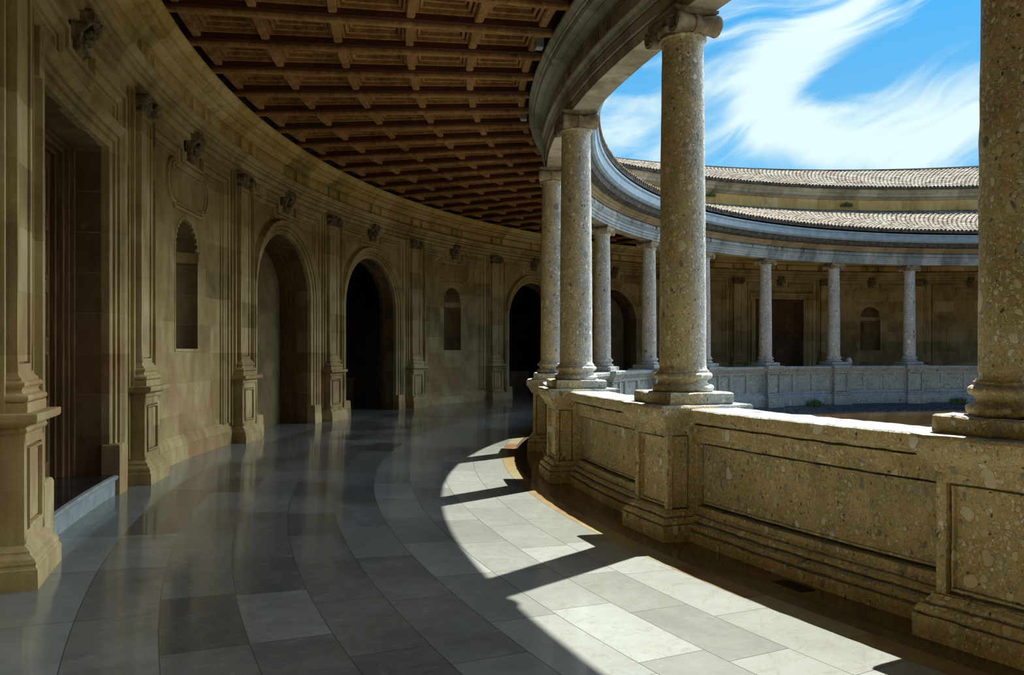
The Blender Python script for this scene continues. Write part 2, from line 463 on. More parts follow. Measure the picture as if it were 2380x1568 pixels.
M['glass'] = mat_simple('frosted_diffuser', (0.42, 0.52, 0.52), (0.50, 0.60, 0.60), 10.0, 0.4, 0.0, 0.0)
M['weed'] = mat_simple('weed_green', (0.03, 0.07, 0.015), (0.10, 0.17, 0.04), 20.0, 0.7)
M['iron'] = mat_simple('dark_iron', (0.02, 0.018, 0.015), (0.05, 0.045, 0.04), 20.0, 0.5, 0.6, 0.1)
M['carve'] = mat_simple('sooty_carved_stone', (0.06, 0.05, 0.026), (0.32, 0.26, 0.145), 14.0, 0.85)
M['capstone'] = mat_simple('weathered_limestone', (0.13, 0.10, 0.06), (0.40, 0.34, 0.23), 6.0, 0.8, 0.0, 0.4)


# ------------------------------------------------------------------ mesh helper
class MB:
    def __init__(self):
        self.v, self.f = [], []

    def grid(self, rows, cu=False, cv=False, flip=False):
        """rows of points joined by quads; cu closes each row, cv closes the stack"""
        b = len(self.v)
        n, m = len(rows), len(rows[0])
        for r in rows:
            self.v.extend(r)
        for i in range(n if cv else n - 1):
            for j in range(m if cu else m - 1):
                q = (b + i * m + j, b + i * m + (j + 1) % m, b + ((i + 1) % n) * m + (j + 1) % m, b + ((i + 1) % n) * m + j)
                self.f.append(q)
        return b

    def ngon(self, pts):
        b = len(self.v)
        self.v.extend(pts)
        self.f.append(tuple(range(b, b + len(pts))))

    def build(self, name, mt, parent=None, smooth=35, rough=0.0, rs=9.0, weld=True, fix=True, sub=None):
        me = bpy.data.meshes.new(name)
        me.from_pydata([tuple(p) for p in self.v], [], self.f)
        bm = bmesh.new()
        bm.from_mesh(me)
        if weld:
            bmesh.ops.remove_doubles(bm, verts=bm.verts, dist=1e-5)
        if fix:
            bmesh.ops.recalc_face_normals(bm, faces=bm.faces)
        if rough:
            for vv in bm.verts:
                q = noise.noise_vector(vv.co * rs) + 0.5 * noise.noise_vector(vv.co * rs * 2.7)
                vv.co += q * rough
        bm.to_mesh(me)
        bm.free()
        for pl in me.polygons:
            pl.use_smooth = True
        me.set_sharp_from_angle(angle=radians(smooth))
        me.materials.append(mt)
        o = bpy.data.objects.new(name, me)
        COL.objects.link(o)
        if parent is not None:
            o.parent = parent
        return o


def tag(o, label, cat, group=None, kind=None):
    o['label'] = label
    o['category'] = cat
    if group:
        o['group'] = group
    if kind:
        o['kind'] = kind
    return o


def empty(name, loc=(0, 0, 0), rz=0.0):
    o = bpy.data.objects.new(name, None)
    COL.objects.link(o)
    o.empty_display_size = 0.2
    o.location = loc
    o.rotation_euler = (0, 0, rz)
    return o


def copy_tree(o, parent=None):
    c = o.copy()
    COL.objects.link(c)
    if parent is not None:
        c.parent = parent
    for ch in [x for x in bpy.data.objects if x.parent == o and x != c]:
        copy_tree(ch, c)
    return c


def ang(k):
    return PHI + k * ST


def ringpos(R, k, z=0.0):
    a = ang(k)
    return (-R * cos(a), R * sin(a), z)


def place(o, R, k, z=0.0):
    o.location = ringpos(R, k, z)
    o.rotation_euler = (0, 0, pi / 2 - ang(k))
    return o


def wp(s, d, z):                      # on the gallery wall: along, out into the gallery, up
    r = RW - d
    return (r * sin(s / RW), r * cos(s / RW) - RW, z)


def cp(s, d, z):                      # on the parapet ring: along (curved), outwards to the gallery, up
    r = RC + d
    return (r * sin(s / RC), r * cos(s / RC) - RC, z)


def fl(s, d, z):
    return (s, d, z)


def lin(a, b, n):
    return [a + (b - a) * i / n for i in range(n + 1)]


def rect_loop(mp, s0, s1, d0, d1, z, ns, nd):
    pts = [mp(s, d0, z) for s in lin(s0, s1, ns)[:-1]]
    pts += [mp(s1, d, z) for d in lin(d0, d1, nd)[:-1]]
    pts += [mp(s, d1, z) for s in lin(s1, s0, ns)[:-1]]
    pts += [mp(s0, d, z) for d in lin(d1, d0, nd)[:-1]]
    return pts


def stack(mb, mp, s0, s1, d0, d1, prof, att=1.0, ns=4, nd=3, caps=True):
    """moulded block: profile (outset, z); the d0 side gets outset*(1-att)"""
    rows = [rect_loop(mp, s0 - o, s1 + o, d0 - o * (1 - att), d1 + o, z, ns, nd) for o, z in prof]
    mb.grid(rows, cu=True)
    if caps:
        for (o, z) in (prof[0], prof[-1]):
            mb.grid([[mp(s, d, z) for s in lin(s0 - o, s1 + o, ns)] for d in lin(d0 - o * (1 - att), d1 + o, nd)])


def nest(mb, fn, u0, u1, v0, v1, steps, n=1, cap=True):
    """nested rectangles on a face: steps (inset, depth); fn(u, v, depth)"""
    rows = []
    for ins, dp in steps:
        a, b_, c, d = u0 + ins, u1 - ins, v0 + ins, v1 - ins
        pts = [fn(u, c, dp) for u in lin(a, b_, n)[:-1]] + [fn(b_, v, dp) for v in lin(c, d, n)[:-1]]
        pts += [fn(u, d, dp) for u in lin(b_, a, n)[:-1]] + [fn(a, v, dp) for v in lin(d, c, n)[:-1]]
        rows.append(pts)
    mb.grid(rows, cu=True)
    if cap:
        ins, dp = steps[-1]
        mb.grid([[fn(u, v, dp) for u in lin(u0 + ins, u1 - ins, n)] for v in lin(v0 + ins, v1 - ins, n)])


def sweep(mb, mp, path, prof, closed=False):
    """path of ((s,z),(os,oz)); profile of (offset, depth)"""
    rows = []
    for o, d in prof:
        rows.append([mp(p[0] + n[0] * o, d, p[1] + n[1] * o) for p, n in path])
    mb.grid(rows, cu=closed)


def arch_path(hw, z0, zs, n=24, nj=6):
    pth = [((-hw, z), (-1.0, 0.0)) for z in lin(z0, zs, nj)[:-1]]
    for i in range(n + 1):
        t = pi - pi * i / n
        pth.append(((hw * cos(t), zs + hw * sin(t)), (cos(t), sin(t))))
    pth += [((hw, z), (1.0, 0.0)) for z in lin(zs, z0, nj)[1:]]
    return pth


def poly_path(pts, closed=False):
    """mitred offsets, to the left of travel"""
    n = len(pts)
    out = []
    for i, p in enumerate(pts):
        a = pts[i - 1] if (closed or i > 0) else None
        c = pts[(i + 1) % n] if (closed or i < n - 1) else None
        ns = []
        for q0, q1 in ((a, p), (p, c)):
            if q0 is None or q1 is None:
                continue
            dx, dy = q1[0] - q0[0], q1[1] - q0[1]
            L = sqrt(dx * dx + dy * dy)
            ns.append((-dy / L, dx / L))
        if len(ns) == 1:
            out.append((p, ns[0]))
        else:
            mx, my = ns[0][0] + ns[1][0], ns[0][1] + ns[1][1]
            q = max(0.25, (mx * mx + my * my) / 2)
            out.append((p, (mx / q, my / q)))
    return out


def ring(mb, prof, a0=0.0, a1=2 * pi, n=256, closed=False):
    """profile of (R, z) carried round the court"""
    full = abs(a1 - a0 - 2 * pi) < 1e-6
    aa = lin(a0, a1, n)
    if full:
        aa = aa[:-1]
    rows = [[(-R * cos(a), R * sin(a), z) for a in aa] for R, z in prof]
    mb.grid(rows, cu=full, cv=closed)
    if not full and closed:
        for a in (a0, a1):
            mb.ngon([(-R * cos(a), R * sin(a), z) for R, z in prof])


def lathe(mb, prof, n=48, cx=0.0, cy=0.0, axis='z', cap=True):
    rows = []
    for r, h in prof:
        rr = []
        for i in range(n):
            t = 2 * pi * i / n
            if axis == 'z':
                rr.append((cx + r * cos(t), cy + r * sin(t), h))
            else:                                     # axis along y; cx, cy are x and z
                rr.append((cx + r * cos(t), h, cy + r * sin(t)))
        rows.append(rr)
    mb.grid(rows, cu=True)
    if cap:
        mb.ngon(rows[0])
        mb.ngon(rows[-1])


def box(mb, mp, s0, s1, d0, d1, z0, z1, ns=1):
    stack(mb, mp, s0, s1, d0, d1, [(0, z0), (0, z1)], ns=ns, nd=1)


def tube(mb, pts, r, n=6):
    rows = []
    for i, p in enumerate(pts):
        a = Vector(pts[max(0, i - 1)])
        c = Vector(pts[min(len(pts) - 1, i + 1)])
        tdir = (c - a).normalized()
        u = tdir.orthogonal().normalized()
        w = tdir.cross(u)
        rows.append([tuple(Vector(p) + (u * cos(2 * pi * j / n) + w * sin(2 * pi * j / n)) * r) for j in range(n)])
    mb.grid(rows, cu=True)


ORD = ['first', 'second', 'third', 'fourth', 'fifth', 'sixth', 'seventh', 'eighth', 'ninth', 'tenth', 'eleventh', 'twelfth', 'thirteenth', 'fourteenth',
       'fifteenth', 'sixteenth', 'seventeenth', 'eighteenth', 'nineteenth', 'twentieth', 'twenty-first', 'twenty-second', 'twenty-third', 'twenty-fourth', 'twenty-fifth', 'twenty-sixth']

# ------------------------------------------------------------------ the setting
BAY = ST * RW                       # width of one wall bay
HB = BAY / 2
KIND = {-1: 'niche', 0: 'door', 1: 'niche', 2: 'blind', 3: 'arch', 4: 'niche', 5: 'arch', 6: 'blind', 7: 'niche', 8: 'door', 9: 'niche', 10: 'tablet', 11: 'niche', 12: 'arch', 13: 'arch'}
ARCH_HW, ARCH_ZS = 1.18, 2.46
DOOR_HW, DOOR_Z0, DOOR_Z1 = 1.09, 0.20, 3.53
NI_HW, NI_Z0, NI_ZS = 0.42, 1.49, 2.85


def struct(o):
    o['kind'] = 'structure'
    return o


def build_setting():
    # floor, falling gently to the parapet
    mb = MB()
    prof = [(14.75, -SLOPE * (19.8 - 14.75))] + [(r, -SLOPE * max(0, 19.8 - r)) for r in (15.6, 16.6, 17.6, 18.6, 19.8)] + [(26.0, 0.0)]
    ring(mb, prof, n=360)
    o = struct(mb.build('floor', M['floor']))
    tag(o, 'polished grey marble floor slabs laid in rings around the gallery', 'floor')

    # the gallery wall with its openings
    mb = MB()
    ztop = 4.42
    for j in range(-2, 30):
        kind = KIND.get(j, 'plain')
        a0 = ang(j + POFF + 0.5)

        def W(s, d, z, a0=a0):
            r = RW - d
            a = a0 + s / RW
            return (-r * cos(a), r * sin(a), z)
        if kind in ('plain', 'tablet'):
            mb.grid([[W(s, 0, z) for s in lin(-HB, HB, 8)] for z in (0, ztop)])
            continue
        if kind in ('arch', 'blind'):
            hw, low, top = ARCH_HW, 0.0, (lambda s: ARCH_ZS + sqrt(max(0, ARCH_HW ** 2 - s * s)))
            ss = [ARCH_HW * -cos(pi * i / 36) for i in range(37)]
        elif kind == 'door':
            hw, low, top = DOOR_HW, DOOR_Z0, (lambda s: DOOR_Z1)
            ss = lin(-hw, hw, 6)
        else:
            hw, low, top = NI_HW, NI_Z0, (lambda s: NI_ZS + sqrt(max(0, NI_HW ** 2 - s * s)))
            ss = [NI_HW * -cos(pi * i / 24) for i in range(25)]
        for sg in (-1, 1):
            mb.grid([[W(sg * s, 0, z) for s in lin(hw, HB, 4)] for z in (0, ztop)])
        mb.grid([[W(s, 0, top(s)) for s in ss], [W(s, 0, ztop) for s in ss]])
        if low > 0:
            mb.grid([[W(s, 0, 0) for s in ss], [W(s, 0, low) for s in ss]])
    o = struct(mb.build('wall_left', M['wall']))
    tag(o, 'curved warm sandstone wall along the left of the gallery', 'wall')

    # wall entablature: fasciae, frieze, broad pale cornice
    mb = MB()
    ring(mb, [(20.17, 4.33), (20.05, 4.33), (20.045, 4.405), (20.09, 4.407), (20.09, 4.419), (20.01, 4.421), (20.005, 4.495), (20.06, 4.497), (20.06, 4.509), (19.97, 4.511), (19.965, 4.55), (20.0, 4.552), (20.0, 4.560), (19.945, 4.562), (19.93, 4.585), (19.895, 4.605), (19.895, 4.635), (20.09, 4.65)], n=360)
    arch = mb
    root = tag(struct(empty('trim_1')), 'moulded stone entablature running along the top of the gallery wall', 'entablature')
    arch.build('architrave', M['mould'], root, smooth=25, rough=0.003)
    mb = MB()
    ring(mb, [(20.08, 4.65), (20.08, 4.91)], n=360)
    mb.build('frieze', M['frieze'], root)
    mb = MB()                                              # raised panels of the frieze, parted by pairs of grooves
    for j in range(-2, 15):
        for c, nx in ((0.0, 0.5), (0.5, 1.0)):
            for s0, s1 in ((c * BAY - 0.20, c * BAY + 0.20), (c * BAY + 0.275, nx * BAY - 0.275)):
                a0 = ang(j + POFF)
                ns = 6

                def Wf(u, v, d, a0=a0):
                    a = a0 + u / RW
                    return (-(20.08 - d) * cos(a), (20.08 - d) * sin(a), v)
                nest(mb, Wf, s0, s1, 4.672, 4.885, [(0, 0), (0.004, 0.09), (0.022, 0.09), (0.024, 0.062), (0.034, 0.062), (0.036, 0.078)], n=ns)
    mb.build('frieze_panel', M['frieze'], root, rough=0.002)
    mb = MB()
    ring(mb, [(20.08, 4.90), (19.96, 4.905), (19.955, 4.93), (19.93, 4.935), (19.89, 4.965), (19.88, 4.990), (19.93, 4.992), (19.93, 5.003), (19.855, 5.005), (19.855, 5.015), (19.795, 5.02), (19.785, 5.055), (19.82, 5.057), (19.82, 5.066), (19.755, 5.068), (19.755, 5.085), (19.735, 5.115), (19.71, 5.155), (19.69, 5.165), (19.69, 5.195), (20.15, 5.20)], n=360)
    mb.build('cornice', M['frieze'], root, smooth=25, rough=0.005, rs=5.0)
    mb = MB()
    ring(mb, [(19.80, 5.19), (19.80, 5.62)], n=360)
    mb.build('bird_netting', M['mesh'], root)

    # baseboards of the niche bays
    mb = MB()
    for j in range(-2, 15):
        if KIND.get(j, 'plain') not in ('niche', 'tablet', 'plain'):
            continue
        a0 = ang(j + POFF + 0.5)
        hs = HB - 0.30
        ring(mb, [(20.07, 0.0), (20.07, 0.19), (20.085, 0.20), (20.095, 0.255), (20.12, 0.29), (20.12, 0.31), (20.14, 0.335), (20.16, 0.34)], a0 - hs / RW, a0 + hs / RW, n=14)
    o = struct(mb.build('baseboard_left', M['mould'], rough=0.004, rs=6))
    tag(o, 'moulded pale stone plinth along the foot of the wall', 'baseboard')

    # ceiling boards above the coffers
    mb = MB()
    ring(mb, [(15.05, 5.62), (20.2, 5.62)], n=256)
    o = struct(mb.build('ceiling', M['wood']))
    tag(o, 'dark pine boarding above the coffers of the gallery ceiling', 'ceiling')

    # unseen partition added behind the viewer to block light along the gallery
    mb = MB()
    a = ang(-1.75)
    for da in (0.0, 0.006):
        mb.grid([[(-R * cos(a - da), R * sin(a - da), z) for R in lin(15.22, 19.66, 8)] for z in (-0.13, 5.19)])
    o = struct(mb.build('light_blocker_behind', M['door']))
    tag(o, 'added dark partition blocking light across the gallery behind the viewpoint', 'wall')

    # outer wall of the rooms behind and court ground
    mb = MB()
    ring(mb, [(26.0, -6.5), (26.0, 10.2)], n=128)
    o = struct(mb.build('wall_back', M['plaster']))
    tag(o, 'far back wall of the dark rooms behind the archways', 'wall')
    mb = MB()
    ring(mb, [(0.001, -5.6), (5.0, -5.6), (10.0, -5.6), (14.6, -5.6)], n=96)
    o = struct(mb.build('ground', M['dirt']))
    tag(o, 'pale earth ground of the round courtyard, far below', 'ground')


build_setting()


# ------------------------------------------------------------------ the court's ring entablature, ledge, roofs
def build_ring():
    root = tag(empty('entablature'), 'curved stone entablature carried by the ring of columns', 'entablature')
    mb = MB()
    ring(mb, [(15.06, 4.72), (15.06, 4.705), (15.19, 4.70), (15.19, 4.675), (15.155, 4.645), (15.145, 4.603), (15.09, 4.601), (15.09, 4.590), (15.13, 4.588), (15.13, 4.486), (15.07, 4.484), (15.07, 4.474), (15.105, 4.472), (15.10, 4.372), (14.835, 4.372)], n=360)
    mb.build('architrave', M['grey'], root, smooth=25, rough=0.003, rs=5)
    mb = MB()
    ring(mb, [(14.835, 4.372), (14.82, 4.372), (14.82, 4.43), (14.80, 4.435), (14.80, 4.495), (14.78, 4.50), (14.78, 4.555), (14.755, 4.575), (14.735, 4.60), (14.735, 4.615), (14.80, 4.62)], n=360)
    mb.build('court_architrave', M['court'], root, smooth=25, rough=0.004, rs=5)
    mb = MB()
    ring(mb, [(15.06, 4.70), (15.06, 4.93)], n=360)
    mb.build('frieze', M['grey'], root)
    mb = MB()
    ring(mb, [(14.80, 4.615), (14.765, 4.63), (14.745, 4.66), (14.74, 4.69), (14.75, 4.72), (14.775, 4.745), (14.80, 4.755)], n=360)
    mb.build('court_frieze', M['court'], root)
    mb = MB()
    for i in range(-3, 15):
        for c, nx in ((0.0, 0.5), (0.5, 1.0)):
            for s0, s1 in ((c * ST * 15.1 - 0.15, c * ST * 15.1 + 0.15), (c * ST * 15.1 + 0.20, nx * ST * 15.1 - 0.20)):
                a0 = ang(i)

                def Wf(u, v, d, a0=a0):
                    a = a0 + u / 15.1
                    return (-(15.06 + d) * cos(a), (15.06 + d) * sin(a), v)
                nest(mb, Wf, s0, s1, 4.725, 4.915, [(0, 0), (0.004, 0.078), (0.02, 0.078), (0.022, 0.052), (0.031, 0.052), (0.033, 0.066)], n=5)
    mb.build('frieze_panel', M['grey'], root, smooth=25, rough=0.002)
    for i in range(-3, 12):                                # raised bands on the court face of the frieze
        for c in (0.0, 0.16, 0.5, 0.72):
            s = c * ST + random.uniform(-0.01, 0.01)
            w = random.choice((0.03, 0.05, 0.11))
            a = ang(i) + s
            mb = MB()
            ring(mb, [(14.80, 4.622), (14.745, 4.63), (14.718, 4.66), (14.712, 4.69), (14.722, 4.722), (14.76, 4.75), (14.80, 4.755)], a - w / 29, a + w / 29, n=2)
            mb.build('frieze_band', M['court'], root)
    mb = MB()
    ring(mb, [(15.04, 4.93), (15.13, 4.935), (15.13, 4.96), (15.17, 4.98), (15.205, 5.01), (15.205, 5.025), (15.30, 5.035), (15.31, 5.08), (15.27, 5.082), (15.27, 5.092), (15.335, 5.094), (15.335, 5.115), (15.37, 5.15), (15.385, 5.175), (15.385, 5.205), (15.0, 5.21)], n=360)
    mb.build('cornice', M['grey'], root, smooth=25, rough=0.004, rs=5)
    mb = MB()
    ring(mb, [(14.80, 4.755), (14.74, 4.765), (14.735, 4.79), (14.70, 4.80), (14.68, 4.835), (14.64, 4.85), (14.615, 4.90), (14.60, 4.905)], n=360)
    mb.build('court_cornice', M['brown'], root, smooth=25, rough=0.005, rs=5)
    mb = MB()
    ring(mb, [(14.61, 4.90), (14.45, 4.935), (14.43, 4.97), (14.40, 5.055), (14.36, 5.06)], n=360)
    mb.build('corona', M['soot'], root, rough=0.006, rs=6)
    mb = MB()
    ring(mb, [(14.42, 5.05), (14.345, 5.055), (14.33, 5.075), (14.30, 5.10), (14.285, 5.25), (14.26, 5.265), (14.25, 5.29), (14.25, 5.315), (14.40, 5.325)], n=360)
    mb.build('gutter', M['lead'], root)
    mb = MB()
    ring(mb, [(15.1, 5.20), (15.1, 5.64)], n=128)
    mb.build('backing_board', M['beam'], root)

    # cornice of the storey below, seen across the court
    root = tag(empty('ledge'), 'stone ledge and cornice below the far parapet across the courtyard', 'ledge')
    mb = MB()
    ring(mb, [(14.9, -0.24), (14.62, -0.27), (13.95, -0.46), (13.93, -0.50)], n=256)
    mb.build('sloping_top', M['soot'], root, rough=0.01, rs=3)
    mb = MB()
    ring(mb, [(13.95, -0.47), (13.95, -0.62), (14.05, -0.72), (14.15, -0.78), (14.3, -0.90), (14.4, -0.95), (14.4, -5.6)], n=256)
    mb.build('lower_cornice', M['brown'], root, rough=0.01, rs=4)

    # roofs: barrel tiles in courses
    def roof(name, R0, z0, R1, z1, ntile, k0, k1, rows, mt, label, amp):
        rt = tag(empty(name), label, 'roof')
        a0, a1 = ang(k0), ang(k1)
        cnt = int((a1 - a0) / (2 * pi) * ntile)
        per = 6
        mbt = MB()
        L = (R1 - R0) / rows
        sl = (z1 - z0) / (R1 - R0)
        lines = []
        for i in range(rows):
            for e in (0.0, 0.999):
                R = R0 + (i + e) * L
                row = []
                for q in range(cnt * per + 1):
                    a = a0 + (a1 - a0) * q / (cnt * per)
                    ph = (q % per) / per
                    tid = q // per
                    sc = R / R0
                    w = abs(sin(pi * ph)) ** 0.8
                    jit = 0.016 * noise.noise(Vector((tid * 1.7, i * 2.3, 0.5)))
                    h = amp * sc * w + 0.030 * (1 - e) + jit
                    row.append((-R * cos(a), R * sin(a), z0 + (R - R0) * sl + h))
                lines.append(row)
        mbt.grid(lines)
        mbt.build('tile_courses', mt, rt, smooth=50, fix=False, weld=False)
        mbe = MB()                                         # mortar-filled tile ends at the eave
        rowt = lines[0]
        mbe.grid([[(x * 1.0015, y * 1.0015, z - 0.004) for x, y, z in rowt], [(x * 1.003, y * 1.003, z0 - 0.035) for x, y, z in rowt]])
        mbe.build('eave_course', M['soot'], rt, fix=False)
        mbp = MB()
        n = 128
        ring(mbp, [(R0 + 0.05, z0 - 0.05), (R1, z1 - 0.06)], a1, a0 + 2 * pi, n=n)
        mbp.build('roof_slope', mt, rt)
        return rt
    roof('lower_roof', 14.22, 5.40, 20.15, 7.06, 620, 1.5, 15.0, 19, M['tile'], 'lower ring of barrel roof tiles above the far colonnade', 0.072)
    roof('upper_roof', 19.62, 7.98, 25.7, 9.97, 840, 1.5, 15.0, 17, M['tile'], 'upper ring of barrel roof tiles against the sky', 0.072)
    mb = MB()
    ring(mb, [(25.55, 9.95), (25.6, 10.06), (25.72, 10.09), (25.85, 10.05), (26.0, 9.9)], n=256)
    tag(mb.build('roof_ridge', M['soot'], rough=0.012, rs=3), 'dark ridge line along the top of the upper roof', 'ridge')
    root = tag(struct(empty('wall_upper')), 'ochre stone wall between the two tiled roofs', 'wall')
    mb = MB()
    ring(mb, [(20.15, 6.9), (20.15, 7.15), (20.06, 7.16), (20.06, 7.20), (20.12, 7.22), (20.12, 7.60)], n=256)
    mb.build('wall_band', M['ochre'], root, rough=0.005, rs=4)
    mb = MB()
    ring(mb, [(20.12, 7.58), (20.05, 7.60), (20.05, 7.63), (19.98, 7.68), (19.90, 7.70), (19.90, 7.80), (19.84, 7.83), (19.80, 7.88), (19.80, 7.90), (19.74, 7.91), (19.74, 7.945), (20.1, 7.95)], n=256)
    mb.build('cornice', M['grey'], root, rough=0.008, rs=3)


build_ring()


# ------------------------------------------------------------------ columns
def spiral(mb, cx, cz, y, sg, r0, turns=2.2, n=44, tr=0.010):
    pts = []
    for i in range(n + 1):
        f = i / n
        t = pi / 2 + sg * 2 * pi * turns * f
        r = r0 * (1 - 0.86 * f)
        pts.append((cx + r * cos(t), y, cz + r * sin(t)))
    tube(mb, pts, tr, 5)


def make_column():
    root = empty('column')
    mb = MB()
    stack(mb, fl, -0.31, 0.31, -0.31, 0.31, [(-0.01, 1.006), (0, 1.02), (0, 1.095), (-0.012, 1.105)], att=0.0, ns=10, nd=10)
    mb.build('plinth', M['pud'], root, rough=0.010, rs=7)
    mb = MB()
    pr = [(0.20, 1.10), (0.262, 1.105)]
    for i in range(9):
        t = -pi / 2 + pi * i / 8
        pr.append((0.235 + 0.030 * cos(t), 1.137 + 0.030 * sin(t)))
    pr += [(0.226, 1.170), (0.214, 1.185), (0.213, 1.20), (0.222, 1.212)]
    for i in range(9):
        t = -pi / 2 + pi * i / 8
        pr.append((0.222 + 0.030 * cos(t), 1.243 + 0.028 * sin(t)))
    pr += [(0.222, 1.274), (0.222, 1.290), (0.214, 1.292), (0.206, 1.305), (0.200, 1.33)]
    lathe(mb, pr, 56)
    mb.build('base', M['pud'], root, rough=0.006, rs=9)
    mb = MB()
    pr = []
    for i in range(25):
        f = i / 24
        pr.append((0.201 - 0.023 * f ** 1.7, 1.325 + (4.115 - 1.325) * f))
    pr += [(0.180, 4.125), (0.188, 4.14), (0.188, 4.15)]
    for i in range(7):
        t = -pi / 2 + pi * i / 6
        pr.append((0.190 + 0.016 * cos(t), 4.168 + 0.016 * sin(t)))
    pr += [(0.186, 4.186)]
    lathe(mb, pr, 56)
    mb.build('shaft', M['pud'], root, rough=0.003, rs=12)
    cap = MB()                                            # echinus and abacus
    lathe(cap, [(0.175, 4.18), (0.185, 4.19), (0.215, 4.215), (0.228, 4.24), (0.225, 4.262), (0.20, 4.27)], 40)
    stack(cap, fl, -0.20, 0.20, -0.17, 0.17, [(0, 4.255), (0, 4.318), (0.01, 4.322), (0.028, 4.342), (0.04, 4.352), (0.04, 4.374)], att=0.0, ns=8, nd=8)
    c = cap.build('capital', M['capstone'], root, rough=0.005, rs=10)
    for sx in (-1, 1):
        mb = MB()
        pr = [(0.02, -0.215), (0.088, -0.215), (0.092, -0.20), (0.086, -0.17), (0.066, -0.06), (0.062, -0.03), (0.072, -0.025), (0.072, 0.025), (0.062, 0.03), (0.066, 0.06), (0.086, 0.17), (0.092, 0.20), (0.088, 0.215), (0.02, 0.215)]
        lathe(mb, pr, 28, cx=sx * 0.205, cy=4.245, axis='y')
        for yy in (-0.217, 0.217):
            spiral(mb, sx * 0.205, 4.245, yy, -sx, 0.080)
            lathe(mb, [(0.016, yy - 0.012), (0.016, yy + 0.012)], 10, cx=sx * 0.205, cy=4.245, axis='y')
        mb.build('volute', M['capstone'], c, rough=0.004, rs=14)
    mb = MB()
    for yy in (-0.205, 0.205):                            # the band that joins the volutes
        box(mb, fl, -0.21, 0.21, yy - 0.010, yy + 0.010, 4.275, 4.325, 6)
        tube(mb, [(x, yy, 4.282 - 0.012 * (1 - (x / 0.2) ** 2)) for x in lin(-0.2, 0.2, 10)], 0.009, 5)
    mb.build('channel_band', M['capstone'], c, rough=0.003, rs=12)
    return root


def make_pedestal():
    root = empty('pedestal')
    mb = MB()                                             # moulded foot
    pr = [(0.072, -0.30), (0.072, 0.01), (0.068, 0.016), (0.040, 0.018), (0.040, 0.030), (0.062, 0.032), (0.060, 0.056), (0.045, 0.076), (0.012, 0.080), (0.012, 0.092), (0.026, 0.094), (0.024, 0.108), (0.008, 0.125), (0.0, 0.135)]
    stack(mb, fl, -0.29, 0.29, -0.37, 0.33, pr, att=0.0, ns=10, nd=10)
    mb.build('foot', M['pudw'], root, smooth=22, rough=0.006, rs=8)
    mb = MB()                                             # die with sunk panels on every face
    h, d0, d1, z0, z1 = 0.28, -0.36, 0.315, 0.085, 0.80
    st = [(0, 0), (0.055, 0), (0.057, -0.055), (0.070, -0.055), (0.072, -0.022), (0.086, -0.018), (0.089, -0.042), (0.10, -0.042)]
    nest(mb, lambda u, v, d: (u, d1 + d, v), -h, h, z0, z1, st, n=8)
    nest(mb, lambda u, v, d: (u, d0 - d, v), -h, h, z0, z1, st, n=8)
    st2 = [(0, 0), (0.045, 0), (0.047, -0.045), (0.058, -0.045), (0.060, -0.022), (0.07, -0.022)]
    for sg in (-1, 1):
        nest(mb, lambda u, v, d: (sg * (h + d), u, v), 0.055, d1, z0, z1, st2, n=6)
        nest(mb, lambda u, v, d: (sg * (h + d), u, v), d0, -0.21, z0, z1, st2, n=6)
        mb.grid([[(sg * h, u, v) for u in (-0.21, 0.055)] for v in (z0, z1)])
    mb.build('die', M['pudw'], root, smooth=22, rough=0.004, rs=8)
    mb = MB()
    pr = [(-0.02, 0.79), (-0.02, 0.800), (0.020, 0.802), (0.022, 0.826), (0.030, 0.828), (0.034, 0.848), (0.060, 0.875), (0.075, 0.905), (0.092, 0.915), (0.096, 0.925), (0.096, 0.985), (0.088, 1.002), (0.03, 1.008)]
    stack(mb, fl, -0.28, 0.28, -0.36, 0.32, pr, att=0.0, ns=12, nd=12)
    mb.build('cap', M['pudw'], root, smooth=22, rough=0.008, rs=8)
    return root


